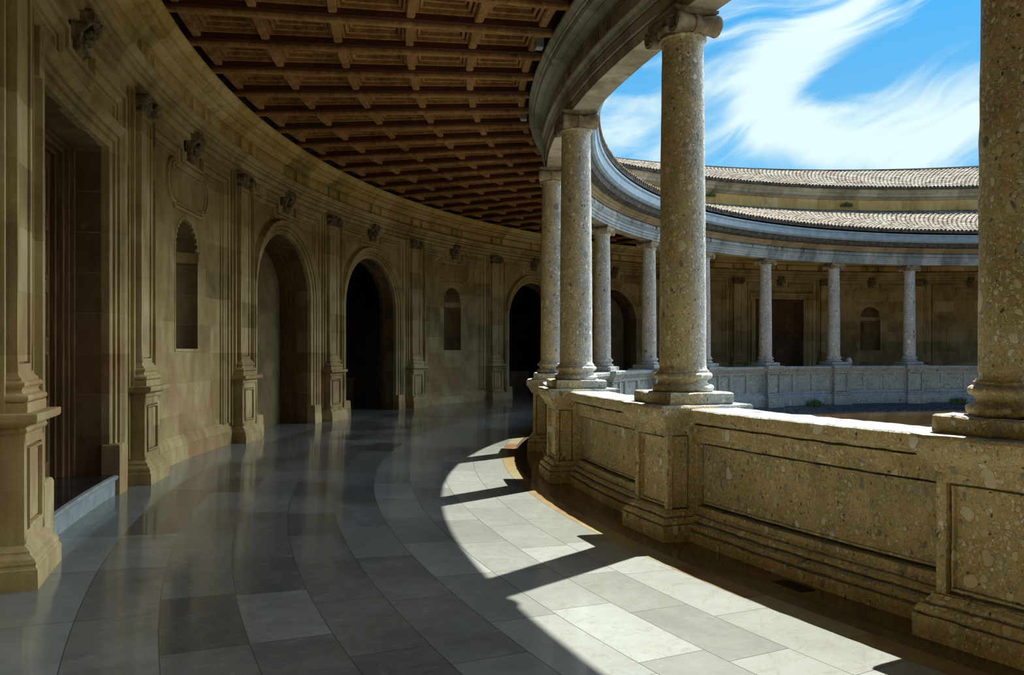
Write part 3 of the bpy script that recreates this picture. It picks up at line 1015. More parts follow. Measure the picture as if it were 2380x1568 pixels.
def make_parapet(side_panels=3):
    """a stretch of solid parapet between two pedestals"""
    root = empty('parapet')
    hs = ST * RC / 2 - 0.25
    mb = MB()
    ns = 22

    def face(prof, nm, mt, rough):
        m2 = MB()
        m2.grid([[cp(s, d, z) for s in lin(-hs, hs, ns)] for d, z in prof])
        return m2.build(nm, mt, root, smooth=22, rough=rough, rs=7)
    face([(-0.33, -0.32), (-0.33, 0.0), (-0.31, 0.015), (-0.30, 0.06), (-0.24, 0.10), (-0.22, 0.115)], 'court_foot', M['pudw'], 0.012)
    face([(0.165, -0.16), (0.165, -0.03), (0.125, -0.026), (0.125, -0.012), (0.15, -0.008), (0.152, 0.004), (0.148, 0.022), (0.128, 0.036), (0.085, 0.038), (0.085, 0.050), (0.110, 0.052), (0.108, 0.07), (0.09, 0.088), (0.058, 0.092), (0.058, 0.102), (0.066, 0.104), (0.05, 0.12)], 'foot', M['pudw'], 0.008)
    mb = MB()                                             # body: one long sunk panel to the gallery, three to the court
    z0, z1 = 0.11, 0.745
    nest(mb, lambda u, v, d: cp(u, 0.05 + d, v), -hs, hs, z0, z1, [(0, 0), (0.05, 0), (0.052, -0.115), (0.070, -0.115), (0.072, -0.052), (0.088, -0.050), (0.092, -0.062), (0.10, -0.062)], n=20)
    for i in range(side_panels):
        u0 = -hs + 2 * hs * i / side_panels
        u1 = -hs + 2 * hs * (i + 1) / side_panels
        nest(mb, lambda u, v, d: cp(u, -0.22 - d, v), u0, u1, z0, 0.80, [(0, 0), (0.07, 0), (0.08, -0.045), (0.09, -0.045)], n=8)
    mb.build('body', M['pudw'], root, smooth=25, rough=0.004, rs=8)
    mb = MB()
    pr = [(-0.20, 0.79), (-0.24, 0.81), (-0.26, 0.84), (-0.31, 0.89), (-0.32, 0.90), (-0.32, 0.965), (-0.31, 0.975), (-0.15, 0.978), (0.0, 0.978), (0.15, 0.977), (0.165, 0.968), (0.165, 0.90), (0.150, 0.893), (0.140, 0.876), (0.115, 0.866), (0.112, 0.858), (0.035, 0.857), (0.035, 0.842), (0.090, 0.840), (0.088, 0.765), (0.076, 0.745), (0.02, 0.742)]
    mb.grid([[cp(s, d, z) for s in lin(-hs, hs, 40)] for d, z in pr])
    mb.build('coping', M['pudw'], root, smooth=22, rough=0.007, rs=9)
    return root


COL_LABEL = {
    -2: 'pebbled stone column behind the viewpoint, second beyond the right-hand edge',
    -1: 'pebbled stone column next behind the one cut by the right edge',
    0: 'massive pebbled stone column cut off by the right edge of the photo',
    1: 'tall pebbled column standing before the open sky, nearest whole column',
    2: 'second whole pebbled column from the viewer, left of the tall one',
    3: 'third pebbled column, half hidden behind the second, against dark gallery',
    4: 'pebbled column hidden behind the second and third near columns',
    5: 'far pebbled column just right of the second near column, left of the dark archway',
    6: 'far pebbled column right of the dark archway, left of the tall near column',
    7: 'far pebbled column half hidden by the right side of the tall near column',
    8: 'far pebbled column in front of the far wooden door',
    9: 'far pebbled column between the far door and the far shell niche, stone lump beside its foot',
    10: 'far pebbled column right of the far shell niche',
    11: 'far pebbled column hidden behind the massive column at right edge',
    12: 'far pebbled column out of the photo, next past the massive column on the right',
    13: 'far pebbled column out of the photo, second past the massive column on the right',
    14: 'far pebbled column out of the photo, third past the massive column on the right',
}
PED_LABEL = {k: v for k, v in [
    (-2, 'ochre pebbled pedestal behind the viewpoint, second beyond the right edge'),
    (-1, 'ochre pebbled pedestal behind the viewpoint, first beyond the right edge'),
    (0, 'large ochre pebbled pedestal at the right edge with one big grey pebble panel'),
    (1, 'ochre pebbled pedestal under the nearest whole column'),
    (2, 'ochre pebbled pedestal under the second whole column'),
    (3, 'narrow-looking ochre pebbled pedestal farthest along the near parapet'),
    (4, 'pedestal hidden round the bend beyond the third near column'),
    (5, 'far pedestal under the column left of the dark archway'),
    (6, 'far pedestal under the column right of the dark archway'),
    (7, 'far pedestal under the column half hidden by the tall near one'),
    (8, 'far pedestal below the column in front of the far door'),
    (9, 'far pedestal below the column left of the far shell niche'),
    (10, 'far pedestal below the column right of the far shell niche'),
    (11, 'far pedestal behind the massive column at the right edge'),
    (12, 'far pedestal out of the photo, next past the massive column on the right'),
    (13, 'far pedestal out of the photo, second past the massive column on the right'),
    (14, 'far pedestal out of the photo, third past the massive column on the right')]}
PAR_LABEL = {
    -2: 'ochre pebbled parapet stretch beyond the right edge, farther back',
    -1: 'ochre pebbled parapet stretch just beyond the right edge',
    0: 'long ochre pebbled parapet with sunk panel between the two nearest pedestals',
    1: 'shorter-looking parapet stretch between the first and second whole columns',
    2: 'parapet stretch between the second and third near columns, mostly hidden',
    3: 'parapet stretch hidden round the bend past the third column',
    4: 'parapet stretch hidden behind the second near column',
    5: 'far parapet stretch in front of the dark archway',
    6: 'far parapet stretch left half behind the tall near column',
    7: 'far panelled parapet stretch just right of the tall near column',
    8: 'far panelled parapet stretch below the far wooden door, weeds at its foot',
    9: 'far panelled parapet stretch below the far shell niche',
    10: 'far panelled parapet stretch next to the massive right-hand column',
    11: 'far parapet stretch out of the photo, next past the massive column',
    12: 'far parapet stretch out of the photo, second past the massive column',
    13: 'far parapet stretch out of the photo, third past the massive column'}


def build_colonnade():
    c0, p0, q0 = make_column(), make_pedestal(), make_parapet()
    for k in range(-2, 15):
        first = (k == -2)
        c = c0 if first else copy_tree(c0)
        place(c, RC, k)
        tag(c, COL_LABEL[k], 'column', 'columns around the court')
        p = p0 if first else copy_tree(p0)
        place(p, RC, k)
        tag(p, PED_LABEL[k], 'pedestal', 'pedestals of the parapet')
        if k < 14:
            q = q0 if first else copy_tree(q0)
            place(q, RC, k + 0.5)
            tag(q, PAR_LABEL[k], 'parapet', 'parapet stretches between the pedestals')


build_colonnade()


# ------------------------------------------------------------------ wall ornaments
def make_pilaster():
    root = empty('pilaster')
    mb = MB()                                             # flat strip behind
    box(mb, wp, -0.34, 0.34, -0.02, 0.03, 0.0, 4.34, 6)
    for sg in (-1, 1):                                    # upright fillets either side of the shaft
        for q0, q1, dd in ((0.305, 0.34, 0.075), (0.245, 0.285, 0.11)):
            a, b_ = sorted((sg * q0, sg * q1))
            box(mb, wp, a, b_, 0.02, dd, 0.28, 4.33, 1)
    mb.build('backing_strip', M['mould'], root, rough=0.002)
    mb = MB()
    pr = [(0.088, -0.01), (0.088, 0.125), (0.080, 0.13), (0.074, 0.145), (0.078, 0.16), (0.068, 0.185), (0.045, 0.205), (0.036, 0.215), (0.036, 0.228), (0.016, 0.25), (0.0, 0.26)]
    stack(mb, wp, -0.285, 0.285, -0.02, 0.215, pr, ns=8, nd=4)
    h, d1, z0, z1 = 0.285, 0.215, 0.255, 0.945
    nest(mb, lambda u, v, d: wp(u, d1 + d, v), -h, h, z0, z1, [(0, 0), (0.080, 0), (0.082, -0.030), (0.092, -0.030), (0.094, 0.014), (0.110, 0.012), (0.112, -0.026), (0.122, -0.026), (0.124, -0.012), (0.13, -0.012)], n=6)
    for sg in (-1, 1):
        mb.grid([[wp(sg * h, d, z) for d in lin(0, d1, 3)] for z in (z0, z1)])
    pr = [(0.0, 0.94), (0.012, 0.95), (0.018, 0.965), (0.010, 0.985), (0.030, 1.005), (0.075, 1.012), (0.082, 1.018), (0.086, 1.03), (0.086, 1.066), (0.08, 1.07), (0.02, 1.072)]
    stack(mb, wp, -0.285, 0.285, -0.02, 0.215, pr, ns=8, nd=4)
    mb.build('pedestal', M['mould'], root, smooth=22, rough=0.002, rs=8)
    mb = MB()
    pr = [(0.066, 1.068), (0.066, 1.135)]
    pr += [(0.050 + 0.022 * cos(t), 1.162 + 0.024 * sin(t)) for t in lin(-pi / 2, pi / 2, 6)]
    pr += [(0.040, 1.190), (0.030, 1.20), (0.026, 1.215), (0.034, 1.228)]
    pr += [(0.034 + 0.014 * cos(t), 1.248 + 0.018 * sin(t)) for t in lin(-pi / 2, pi / 2, 6)]
    pr += [(0.026, 1.27), (0.026, 1.285), (0.010, 1.30), (0.0, 1.325)]
    stack(mb, wp, -0.21, 0.21, -0.02, 0.165, pr, ns=6, nd=3)
    mb.build('base', M['mould'], root, rough=0.002)
    mb = MB()
    h, d1, z0, z1 = 0.205, 0.162, 1.32, 4.10
    nest(mb, lambda u, v, d: wp(u, d1 + d, v), -h, h, z0, z1, [(0, 0), (0.055, 0), (0.057, -0.035), (0.066, -0.035), (0.068, -0.014), (0.075, -0.014)], n=8)
    for sg in (-1, 1):
        mb.grid([[wp(sg * h, d, z) for d in lin(0, d1, 3)] for z in (z0, z1)])
    mb.build('shaft', M['mould'], root, rough=0.002)
    mb = MB()
    pr = [(0.0, 4.095), (0.016, 4.10), (0.022, 4.112), (0.016, 4.125), (0.004, 4.13), (0.004, 4.16), (0.03, 4.20), (0.035, 4.225), (0.02, 4.235), (0.02, 4.285), (0.05, 4.30), (0.05, 4.335)]
    stack(mb, wp, -0.20, 0.20, -0.02, 0.16, pr, ns=6, nd=3)
    c = mb.build('capital', M['carve'], root, rough=0.003, rs=14)
    for sx in (-1, 1):
        mb = MB()
        n = 20
        rows = []
        for r, d in ((0.07, 0.05), (0.075, 0.20), (0.078, 0.225), (0.070, 0.235), (0.058, 0.228), (0.045, 0.238), (0.030, 0.230), (0.018, 0.245), (0.004, 0.248)):
            rows.append([wp(sx * 0.195 + r * cos(2 * pi * i / n), d, 4.215 + r * sin(2 * pi * i / n)) for i in range(n)])
        mb.grid(rows, cu=True)
        mb.ngon(rows[-1])
        mb.build('volute', M['carve'], c, rough=0.003, rs=16)
    return root


def make_console():
    root = empty('console')
    mb = MB()                                             # scroll body
    prof = [(0.02, 4.06), (0.07, 4.05), (0.11, 4.08), (0.115, 4.13), (0.10, 4.18), (0.12, 4.24), (0.17, 4.29), (0.21, 4.33), (0.22, 4.39), (0.20, 4.44), (0.05, 4.45)]
    rows = []
    for s, k in ((-0.115, 0.86), (-0.11, 1.0), (-0.075, 1.02), (-0.06, 0.90), (0.0, 1.06), (0.06, 0.90), (0.075, 1.02), (0.11, 1.0), (0.115, 0.86)):
        rows.append([wp(s, d * k, z) for d, z in prof])
    mb.grid(rows)
    mb.ngon(rows[0])
    mb.ngon(rows[-1])
    mb.build('scroll', M['carve'], root, rough=0.010, rs=22)
    mb = MB()                                             # carved mask of leaves
    for cx, cz, rx, rz, dd in ((0, 4.30, 0.075, 0.085, 0.20), (-0.06, 4.35, 0.04, 0.035, 0.20), (0.06, 4.35, 0.04, 0.035, 0.20), (0, 4.19, 0.05, 0.06, 0.14), (-0.05, 4.24, 0.035, 0.04, 0.14), (0.05, 4.24, 0.035, 0.04, 0.14)):
        rows = []
        for i in range(8):
            f = pi / 2 * i / 7
            rows.append([wp(cx + rx * cos(f) * cos(2 * pi * j / 14), dd + 0.06 * sin(f), cz + rz * cos(f) * sin(2 * pi * j / 14)) for j in range(14)])
        mb.grid(rows, cu=True)
    mb.build('carved_mask', M['carve'], root, rough=0.014, rs=30)
    return root


FRAME_HW, FRAME_TOP = 1.46, 4.16


def make_bay_frame():
    """moulded border of a wall bay, stepped down under the console"""
    root = empty('bay_frame')
    mb = MB()
    h, zt, dn, nw = FRAME_HW, FRAME_TOP, 0.16, 0.40
    pts = [(-h, z) for z in lin(0.34, zt, 4)] + [(s, zt) for s in lin(-h, -nw, 5)[1:]] + [(-nw, zt - dn)] + [(s, zt - dn) for s in lin(-nw, nw, 4)[1:]] + [(nw, zt)] + [(s, zt) for s in lin(nw, h, 5)[1:]] + [(h, z) for z in lin(zt, 0.34, 4)[1:]]
    pth = poly_path(pts)
    sweep(mb, wp, pth, [(-0.15, 0.0), (-0.148, 0.026), (-0.125, 0.030), (-0.122, 0.004), (-0.112, 0.004), (-0.110, 0.046), (-0.085, 0.050), (-0.07, 0.070), (-0.040, 0.074), (-0.037, 0.030), (-0.027, 0.030), (-0.024, 0.098), (0.0, 0.104), (0.012, 0.104), (0.016, 0.012), (0.032, 0.012), (0.035, 0.048), (0.16, 0.048), (0.162, 0.0)])
    mb.build('moulding', M['mould'], root, smooth=25, rough=0.002)
    return root


def make_niche():
    root = empty('wall_niche')
    dep = 0.44
    mb = MB()
    ss = [(-cos(pi * i / 24), sin(pi * i / 24)) for i in range(25)]
    mb.grid([[wp(NI_HW * a, -dep * b, z) for a, b in ss] for z in lin(NI_Z0, NI_ZS, 6)])
    rows = [[wp(NI_HW * a, -dep * b * f, NI_Z0) for a, b in ss] for f in (1.0, 0.5, 0.0)]
    mb.grid(rows)
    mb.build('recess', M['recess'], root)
    mb = MB()                                             # scallop shell vault
    rows = []
    for i in range(13):
        ro = i / 12
        rr = []
        for j in range(73):
            t = pi * j / 72
            flute = 0.05 * abs(sin(6.5 * t)) * ro ** 1.2
            dd = dep * sqrt(max(0, 1 - ro * ro)) + flute * (1 - ro ** 6)
            rr.append(wp(NI_HW * ro * cos(t), -dd, NI_ZS + NI_HW * ro * sin(t)))
        rows.append(rr)
    mb.grid(rows)
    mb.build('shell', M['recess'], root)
    mb = MB()                                             # toothed rim, impost and sill
    sweep(mb, wp, arch_path(NI_HW, NI_Z0, NI_ZS), [(0.0, -0.02), (0.0, 0.008), (0.035, 0.012), (0.04, 0.0)])
    for i in range(14):
        t = pi * (i + 0.5) / 14
        r0, r1 = NI_HW - 0.045, NI_HW + 0.005
        c, s_ = cos(t), sin(t)
        w = 0.03
        pts = [(r1 * c - w * s_, r1 * s_ + w * c), (r0 * c, r0 * s_), (r1 * c + w * s_, r1 * s_ - w * c)]
        a = [wp(x, 0.004, NI_ZS + z) for x, z in pts]
        b = [wp(x, -0.03, NI_ZS + z) for x, z in pts]
        mb.grid([a, b], cu=True)
        mb.ngon(a)
    mb.grid([[wp((NI_HW - 0.002) * a, -dep * b + e, z) for a, b in ss] for e, z in ((0.0, NI_ZS - 0.14), (0.018, NI_ZS - 0.13), (0.018, NI_ZS - 0.02), (0.03, NI_ZS - 0.015), (0.03, NI_ZS + 0.01), (0.0, NI_ZS + 0.012))])
    mb.build('rim', M['mould'], root)
    mb = MB()
    box(mb, wp, -NI_HW - 0.02, NI_HW + 0.02, -0.05, 0.012, NI_Z0 - 0.035, NI_Z0, 4)
    mb.build('sill', M['mould'], root, rough=0.002)
    return root


def make_cartouche():
    root = empty('cartouche')
    pts = []
    zc, hh, hw = 3.70, 0.32, 0.50
    pts += [(s, zc + hh) for s in lin(-hw, hw, 6)]
    pts += [(hw, zc + hh - 0.06), (hw + 0.05, zc + hh - 0.06)]
    for i in range(1, 12):
        t = pi / 2 - pi * i / 12
        pts.append((hw + 0.05 + 0.20 * cos(t), zc + (hh - 0.06) * sin(t)))
    pts += [(hw + 0.05, zc - hh + 0.06), (hw, zc - hh + 0.06)]
    pts += [(s, zc - hh) for s in lin(hw, -hw, 6)]
    pts += [(-hw, zc - hh + 0.06), (-hw - 0.05, zc - hh + 0.06)]
    for i in range(1, 12):
        t = -pi / 2 - pi * i / 12
        pts.append((-hw - 0.05 + 0.20 * cos(t), zc + (hh - 0.06) * sin(t)))
    pts += [(-hw - 0.05, zc + hh - 0.06), (-hw, zc + hh - 0.06)]
    mb = MB()
    pth = poly_path(pts, True)
    sweep(mb, wp, pth, [(0.035, 0.0), (0.033, 0.034), (0.014, 0.052), (-0.002, 0.048), (-0.004, 0.012), (-0.014, 0.012), (-0.016, 0.056), (-0.032, 0.052), (-0.034, 0.004), (-0.044, 0.004), (-0.046, 0.030), (-0.060, 0.024), (-0.066, 0.002)], closed=True)
    mb.build('border', M['mould'], root, smooth=30)
    return root


def make_arch(blind):
    root = empty('archway')
    mb = MB()
    pth = arch_path(ARCH_HW, 0.0, ARCH_ZS, 36, 8)
    sweep(mb, wp, pth, [(0.0, -0.05), (0.0, 0.03), (0.012, 0.042), (0.075, 0.044), (0.078, 0.012), (0.088, 0.012), (0.090, 0.064), (0.145, 0.068), (0.148, 0.030), (0.158, 0.030), (0.160, 0.090), (0.185, 0.096), (0.205, 0.122), (0.245, 0.132), (0.262, 0.122), (0.265, 0.0)])
    mb.build('archivolt', M['mould'], root, smooth=25, rough=0.002)
    mb = MB()
    sweep(mb, wp, pth, [(0.0, -0.04), (0.0, -0.15), (0.0, -0.29), (0.12, -0.29)])
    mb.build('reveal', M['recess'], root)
    for sg in (-1, 1):                                    # plain blocks at the foot of the jambs
        mb = MB()
        stack(mb, wp, min(sg * (ARCH_HW - 0.03), sg * (ARCH_HW + 0.27)), max(sg * (ARCH_HW - 0.03), sg * (ARCH_HW + 0.27)), -0.03, 0.135, [(0.006, -0.01), (0.006, 0.17), (0, 0.18), (0, 0.34), (-0.006, 0.36), (-0.03, 0.37)], ns=3)
        mb.build('jamb_block', M['mould'], root, rough=0.004, rs=7)
    p2 = arch_path(ARCH_HW - 0.06, 0.0, ARCH_ZS, 36, 8)
    if blind:
        mb = MB()
        sweep(mb, wp, p2, [(0.14, -0.29), (0.0, -0.29), (0.0, -0.36), (-0.03, -0.36), (-0.03, -0.62)])
        mb.build('timber_lining', M['door'], root)
        mb = MB()
        hw = ARCH_HW
        mb.grid([[wp(s, -0.60, z) for s in lin(-hw, hw, 8)] for z in lin(0, ARCH_ZS + hw, 8)])
        mb.build('plastered_back', M['plaster'], root)
    else:
        mb = MB()
        sweep(mb, wp, p2, [(0.18, -0.29), (0.0, -0.29), (0.0, -0.38), (0.18, -0.38)])
        mb.build('timber_lining', M['door'], root)
        mb = MB()
        box(mb, wp, -ARCH_HW + 0.05, ARCH_HW - 0.05, -1.25, -1.19, 0.0, 0.78, 4)
        mb.build('inner_barrier', M['door'], root)
    return root


def make_door(idx):
    root = struct(empty('door_%d' % idx))
    mb = MB()                                             # moulded stone surround with ears
    h, zt = DOOR_HW, DOOR_Z1
    e = 0.10
    pts = [(-h, z) for z in lin(0.50, zt, 4)] + [(s, zt) for s in lin(-h, h, 6)[1:]] + [(h, z) for z in lin(zt, 0.50, 4)[1:]]
    sweep(mb, wp, poly_path(pts), [(0.0, -0.05), (0.0, 0.036), (0.012, 0.046), (0.065, 0.048), (0.068, 0.014), (0.078, 0.014), (0.080, 0.07), (0.13, 0.074), (0.133, 0.034), (0.143, 0.034), (0.145, 0.097), (0.165, 0.104), (0.19, 0.132), (0.235, 0.14), (0.245, 0.13), (0.25, 0.0)])
    for sg in (-1, 1):
        a, b_ = sorted((sg * (h + 0.18), sg * (h + 0.32)))
        stack(mb, wp, a, b_, -0.01, 0.128, [(0, 3.42), (0, 3.77), (0.006, 3.78)], ns=2, nd=1)
    mb.build('stone_surround', M['mould'], root, smooth=25, rough=0.002)
    for sg in (-1, 1):
        mb = MB()
        a, b_ = sorted((sg * (h - 0.03), sg * (h + 0.25)))
        stack(mb, wp, a, b_, -0.03, 0.142, [(0, 0.0), (0, 0.48), (-0.006, 0.50), (-0.02, 0.51)], ns=3)
        mb.build('jamb_block', M['mould'], root, rough=0.004, rs=7)
    mb = MB()
    pts2 = [(-h, DOOR_Z0), (-h, zt), (h, zt), (h, DOOR_Z0)]
    sweep(mb, wp, poly_path(pts2), [(0.0, -0.04), (0.0, -0.28)])
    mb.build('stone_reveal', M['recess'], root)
    mb = MB()
    sweep(mb, wp, poly_path(pts2), [(0.1, -0.28), (0.0, -0.28), (-0.03, -0.285), (-0.035, -0.32), (-0.06, -0.325), (-0.065, -0.36), (-0.10, -0.365), (-0.105, -0.42), (-0.13, -0.425), (-0.13, -0.47)])
    mb.build('timber_frame', M['door'], root)
    for sg in (-1, 1):                                    # two panelled leaves
        lf = MB()
        a, b_ = sorted((sg * 0.004, sg * (h - 0.12)))
        box(lf, wp, a, b_, -0.53, -0.47, DOOR_Z0, zt - 0.12, 3)
        leaf = lf.build('door_leaf', M['door'], root)
        rows = 5
        zz0, zz1 = DOOR_Z0 + 0.10, zt - 0.22
        for r in range(rows):
            v0 = zz0 + (zz1 - zz0) * r / rows + 0.05
            v1 = zz0 + (zz1 - zz0) * (r + 1) / rows - 0.05
            for c in range(2):
                u0 = a + 0.10 + (b_ - a - 0.14) * c / 2
                u1 = u0 + (b_ - a - 0.14) / 2 - 0.06
                m2 = MB()
                nest(m2, lambda u, v, d: wp(u, -0.47 + d, v), u0, u1, v0, v1, [(0, 0.0), (0.004, 0.022), (0.03, 0.026), (0.036, 0.008), (0.06, -0.004), (0.066, 0.012), (0.08, 0.014)], n=2)
                for q in (0.36, 0.5, 0.64):
                    uu = u0 + (u1 - u0) * q
                    tube(m2, [wp(uu, -0.455, v) for v in lin(v0 + 0.09, v1 - 0.09, 3)], 0.012, 6)
                m2.build('panel', M['door'], leaf)
    mb = MB()                                             # marble step
    box(mb, wp, -h + 0.004, h - 0.004, -0.6, 0.10, 0.0, 0.150, 8)
    stack(mb, wp, -h - 0.03, h + 0.03, 0.0, 0.10, [(0.0, 0.150), (0.022, 0.158), (0.03, 0.172), (0.03, 0.188), (0.022, 0.198), (0.0, 0.202)], ns=8)
    mb.build('step', M['marble'], root)
    mb = MB()
    mb.grid([[wp(s, d, 0.203) for s in lin(-h, h, 6)] for d in (0.09, -0.55)])
    mb.build('threshold', M['black'], root)
    return root


def make_tablet():
    root = empty('wall_roundel')
    mb = MB()
    n = 48
    pth = [((-0.0 + 0.60 * cos(2 * pi * i / n), 3.10 + 0.60 * sin(2 * pi * i / n)), (cos(2 * pi * i / n), sin(2 * pi * i / n))) for i in range(n)]
    sweep(mb, wp, pth, [(0.03, 0.0), (0.03, 0.02), (0.0, 0.03), (-0.02, 0.02), (-0.05, 0.025), (-0.06, 0.0)], closed=True)
    mb.build('border', M['mould'], root)
    return root


def make_tablet_frame():
    root = empty('wall_tablet')
    mb = MB()
    nest(mb, lambda u, v, d: wp(u, d, v), -0.86, 0.86, 0.02, 2.40, [(0, 0), (0.005, 0.03), (0.06, 0.035), (0.07, 0.05), (0.13, 0.05), (0.14, 0.02), (0.20, 0.02)], n=4)
    mb.build('surround', M['mould'], root)
    return root


PIL_LABEL = {
    0: 'nearest sandstone pilaster on its tall pedestal at the left edge',
    1: 'sandstone pilaster on pedestal just right of the near wooden door',
    2: 'sandstone pilaster on pedestal left of the first archway',
    3: 'sandstone pilaster on pedestal between the two near archways',
    4: 'sandstone pilaster on pedestal right of the black archway',
    5: 'sandstone pilaster on pedestal beyond the second shell niche, left of the last archway',
    6: 'far pilaster left of the half dark archway across the court, behind the near columns',
    7: 'far pilaster right of the half dark archway, behind the tall near column',
    8: 'far pilaster just left of the far wooden door',
    9: 'far pilaster just right of the far wooden door',
    10: 'far pilaster right of the far shell niche',
    11: 'far pilaster hidden behind the massive column at right',
    12: 'far pilaster out of the photo, next past the massive column on the right',
    13: 'far pilaster out of the photo, second past the massive column on the right',
}
PLACE = {0: 'over the near wooden door', 1: 'of the bay with the nearest shell niche', 2: 'of the first archway bay', 3: 'of the black archway bay',
         4: 'of the bay with the second shell niche', 5: 'of the last archway bay before the columns', 6: 'of the far half dark archway bay across the court',
         7: 'of the far bay behind the tall near column', 8: 'of the far door bay', 9: 'of the far shell niche bay', 10: 'of the far roundel bay at right', 11: 'of the far niche bay past the right edge', 12: 'of the first far archway bay past the right edge', 13: 'of the second far archway bay past the right edge'}


def build_wall_things():
    pil = make_pilaster()
    con = make_console()
    frm = make_bay_frame()
    nic = car = blind = opn = None
    ndoor = 0
    for j in range(0, 14):
        p = pil if j == 0 else copy_tree(pil)
        place(p, RW, j + POFF)
        tag(p, PIL_LABEL[j], 'pilaster', 'pilasters along the gallery wall')
    for j in range(0, 14):
        kc = j + POFF + 0.5
        kind = KIND[j]
        c = con if j == 0 else copy_tree(con)
        place(c, RW, kc)
        tag(c, 'dark carved scroll bracket ' + PLACE[j].replace('of the', 'high in the') + ('' if j else ', beneath the cornice'), 'bracket', 'carved brackets under the wall cornice')
        f = frm if j == 0 else copy_tree(frm)
        place(f, RW, kc)
        tag(f, 'moulded sandstone frame ' + PLACE[j].replace('over the near wooden door', 'around the near wooden door bay'), 'moulding', 'moulded frames of the wall bays')
        if kind in ('niche',):
            nm = {1: ('nearest tall narrow shell-headed niche in the wall, left', 'nearest long oval-ended cartouche above the first niche'),
                  4: ('second shell-headed niche, between the black archway and the last one', 'smaller-looking cartouche above the second niche'),
                  7: ('far shell-headed niche hidden behind the tall near column', 'far cartouche hidden behind the tall near column'),
                  9: ('far shell-headed niche across the court, right of the far door', 'faint far cartouche above the far shell niche'),
                  11: ('far shell-headed niche out of the photo, past the massive column', 'far cartouche out of the photo, past the massive column')}[j]
            if nic is None:
                nic, car = make_niche(), make_cartouche()
                n_, k_ = nic, car
            else:
                n_, k_ = copy_tree(nic), copy_tree(car)
            place(n_, RW, kc)
            place(k_, RW, kc)
            tag(n_, nm[0], 'niche', 'shell niches')
            tag(k_, nm[1], 'cartouche', 'cartouches above the niches')
        elif kind in ('arch', 'blind'):
            lab = {2: 'first archway on the left wall with brown plastered back', 3: 'black open archway, second on the left wall', 5: 'third archway, half hidden by the near columns',
                   6: 'far archway across the court, dark half and brown half',
                   12: 'far open archway out of the photo, first past the massive column', 13: 'far open archway out of the photo, second past the massive column'}[j]
            if kind == 'blind':
                if blind is None:
                    blind = make_arch(True)
                    a_ = blind
                else:
                    a_ = copy_tree(blind)
            else:
                if opn is None:
                    opn = make_arch(False)
                    a_ = opn
                else:
                    a_ = copy_tree(opn)
            place(a_, RW, kc)
            tag(a_, lab, 'archway', 'archways in the gallery wall')
        elif kind == 'door':
            ndoor += 1
            d = make_door(ndoor)
            place(d, RW, kc)
            tag(d, 'tall dark panelled wooden door in stone surround, near left' if j == 0 else 'far panelled wooden door across the court', 'door')
        elif kind == 'tablet':
            t = make_tablet()
            place(t, RW, kc)
            tag(t, 'faint round stone roundel on the far wall beside the massive column', 'roundel')
            t = make_tablet_frame()
            place(t, RW, kc)
            tag(t, 'rectangular stone surround below the roundel on the far wall', 'surround')


build_wall_things()


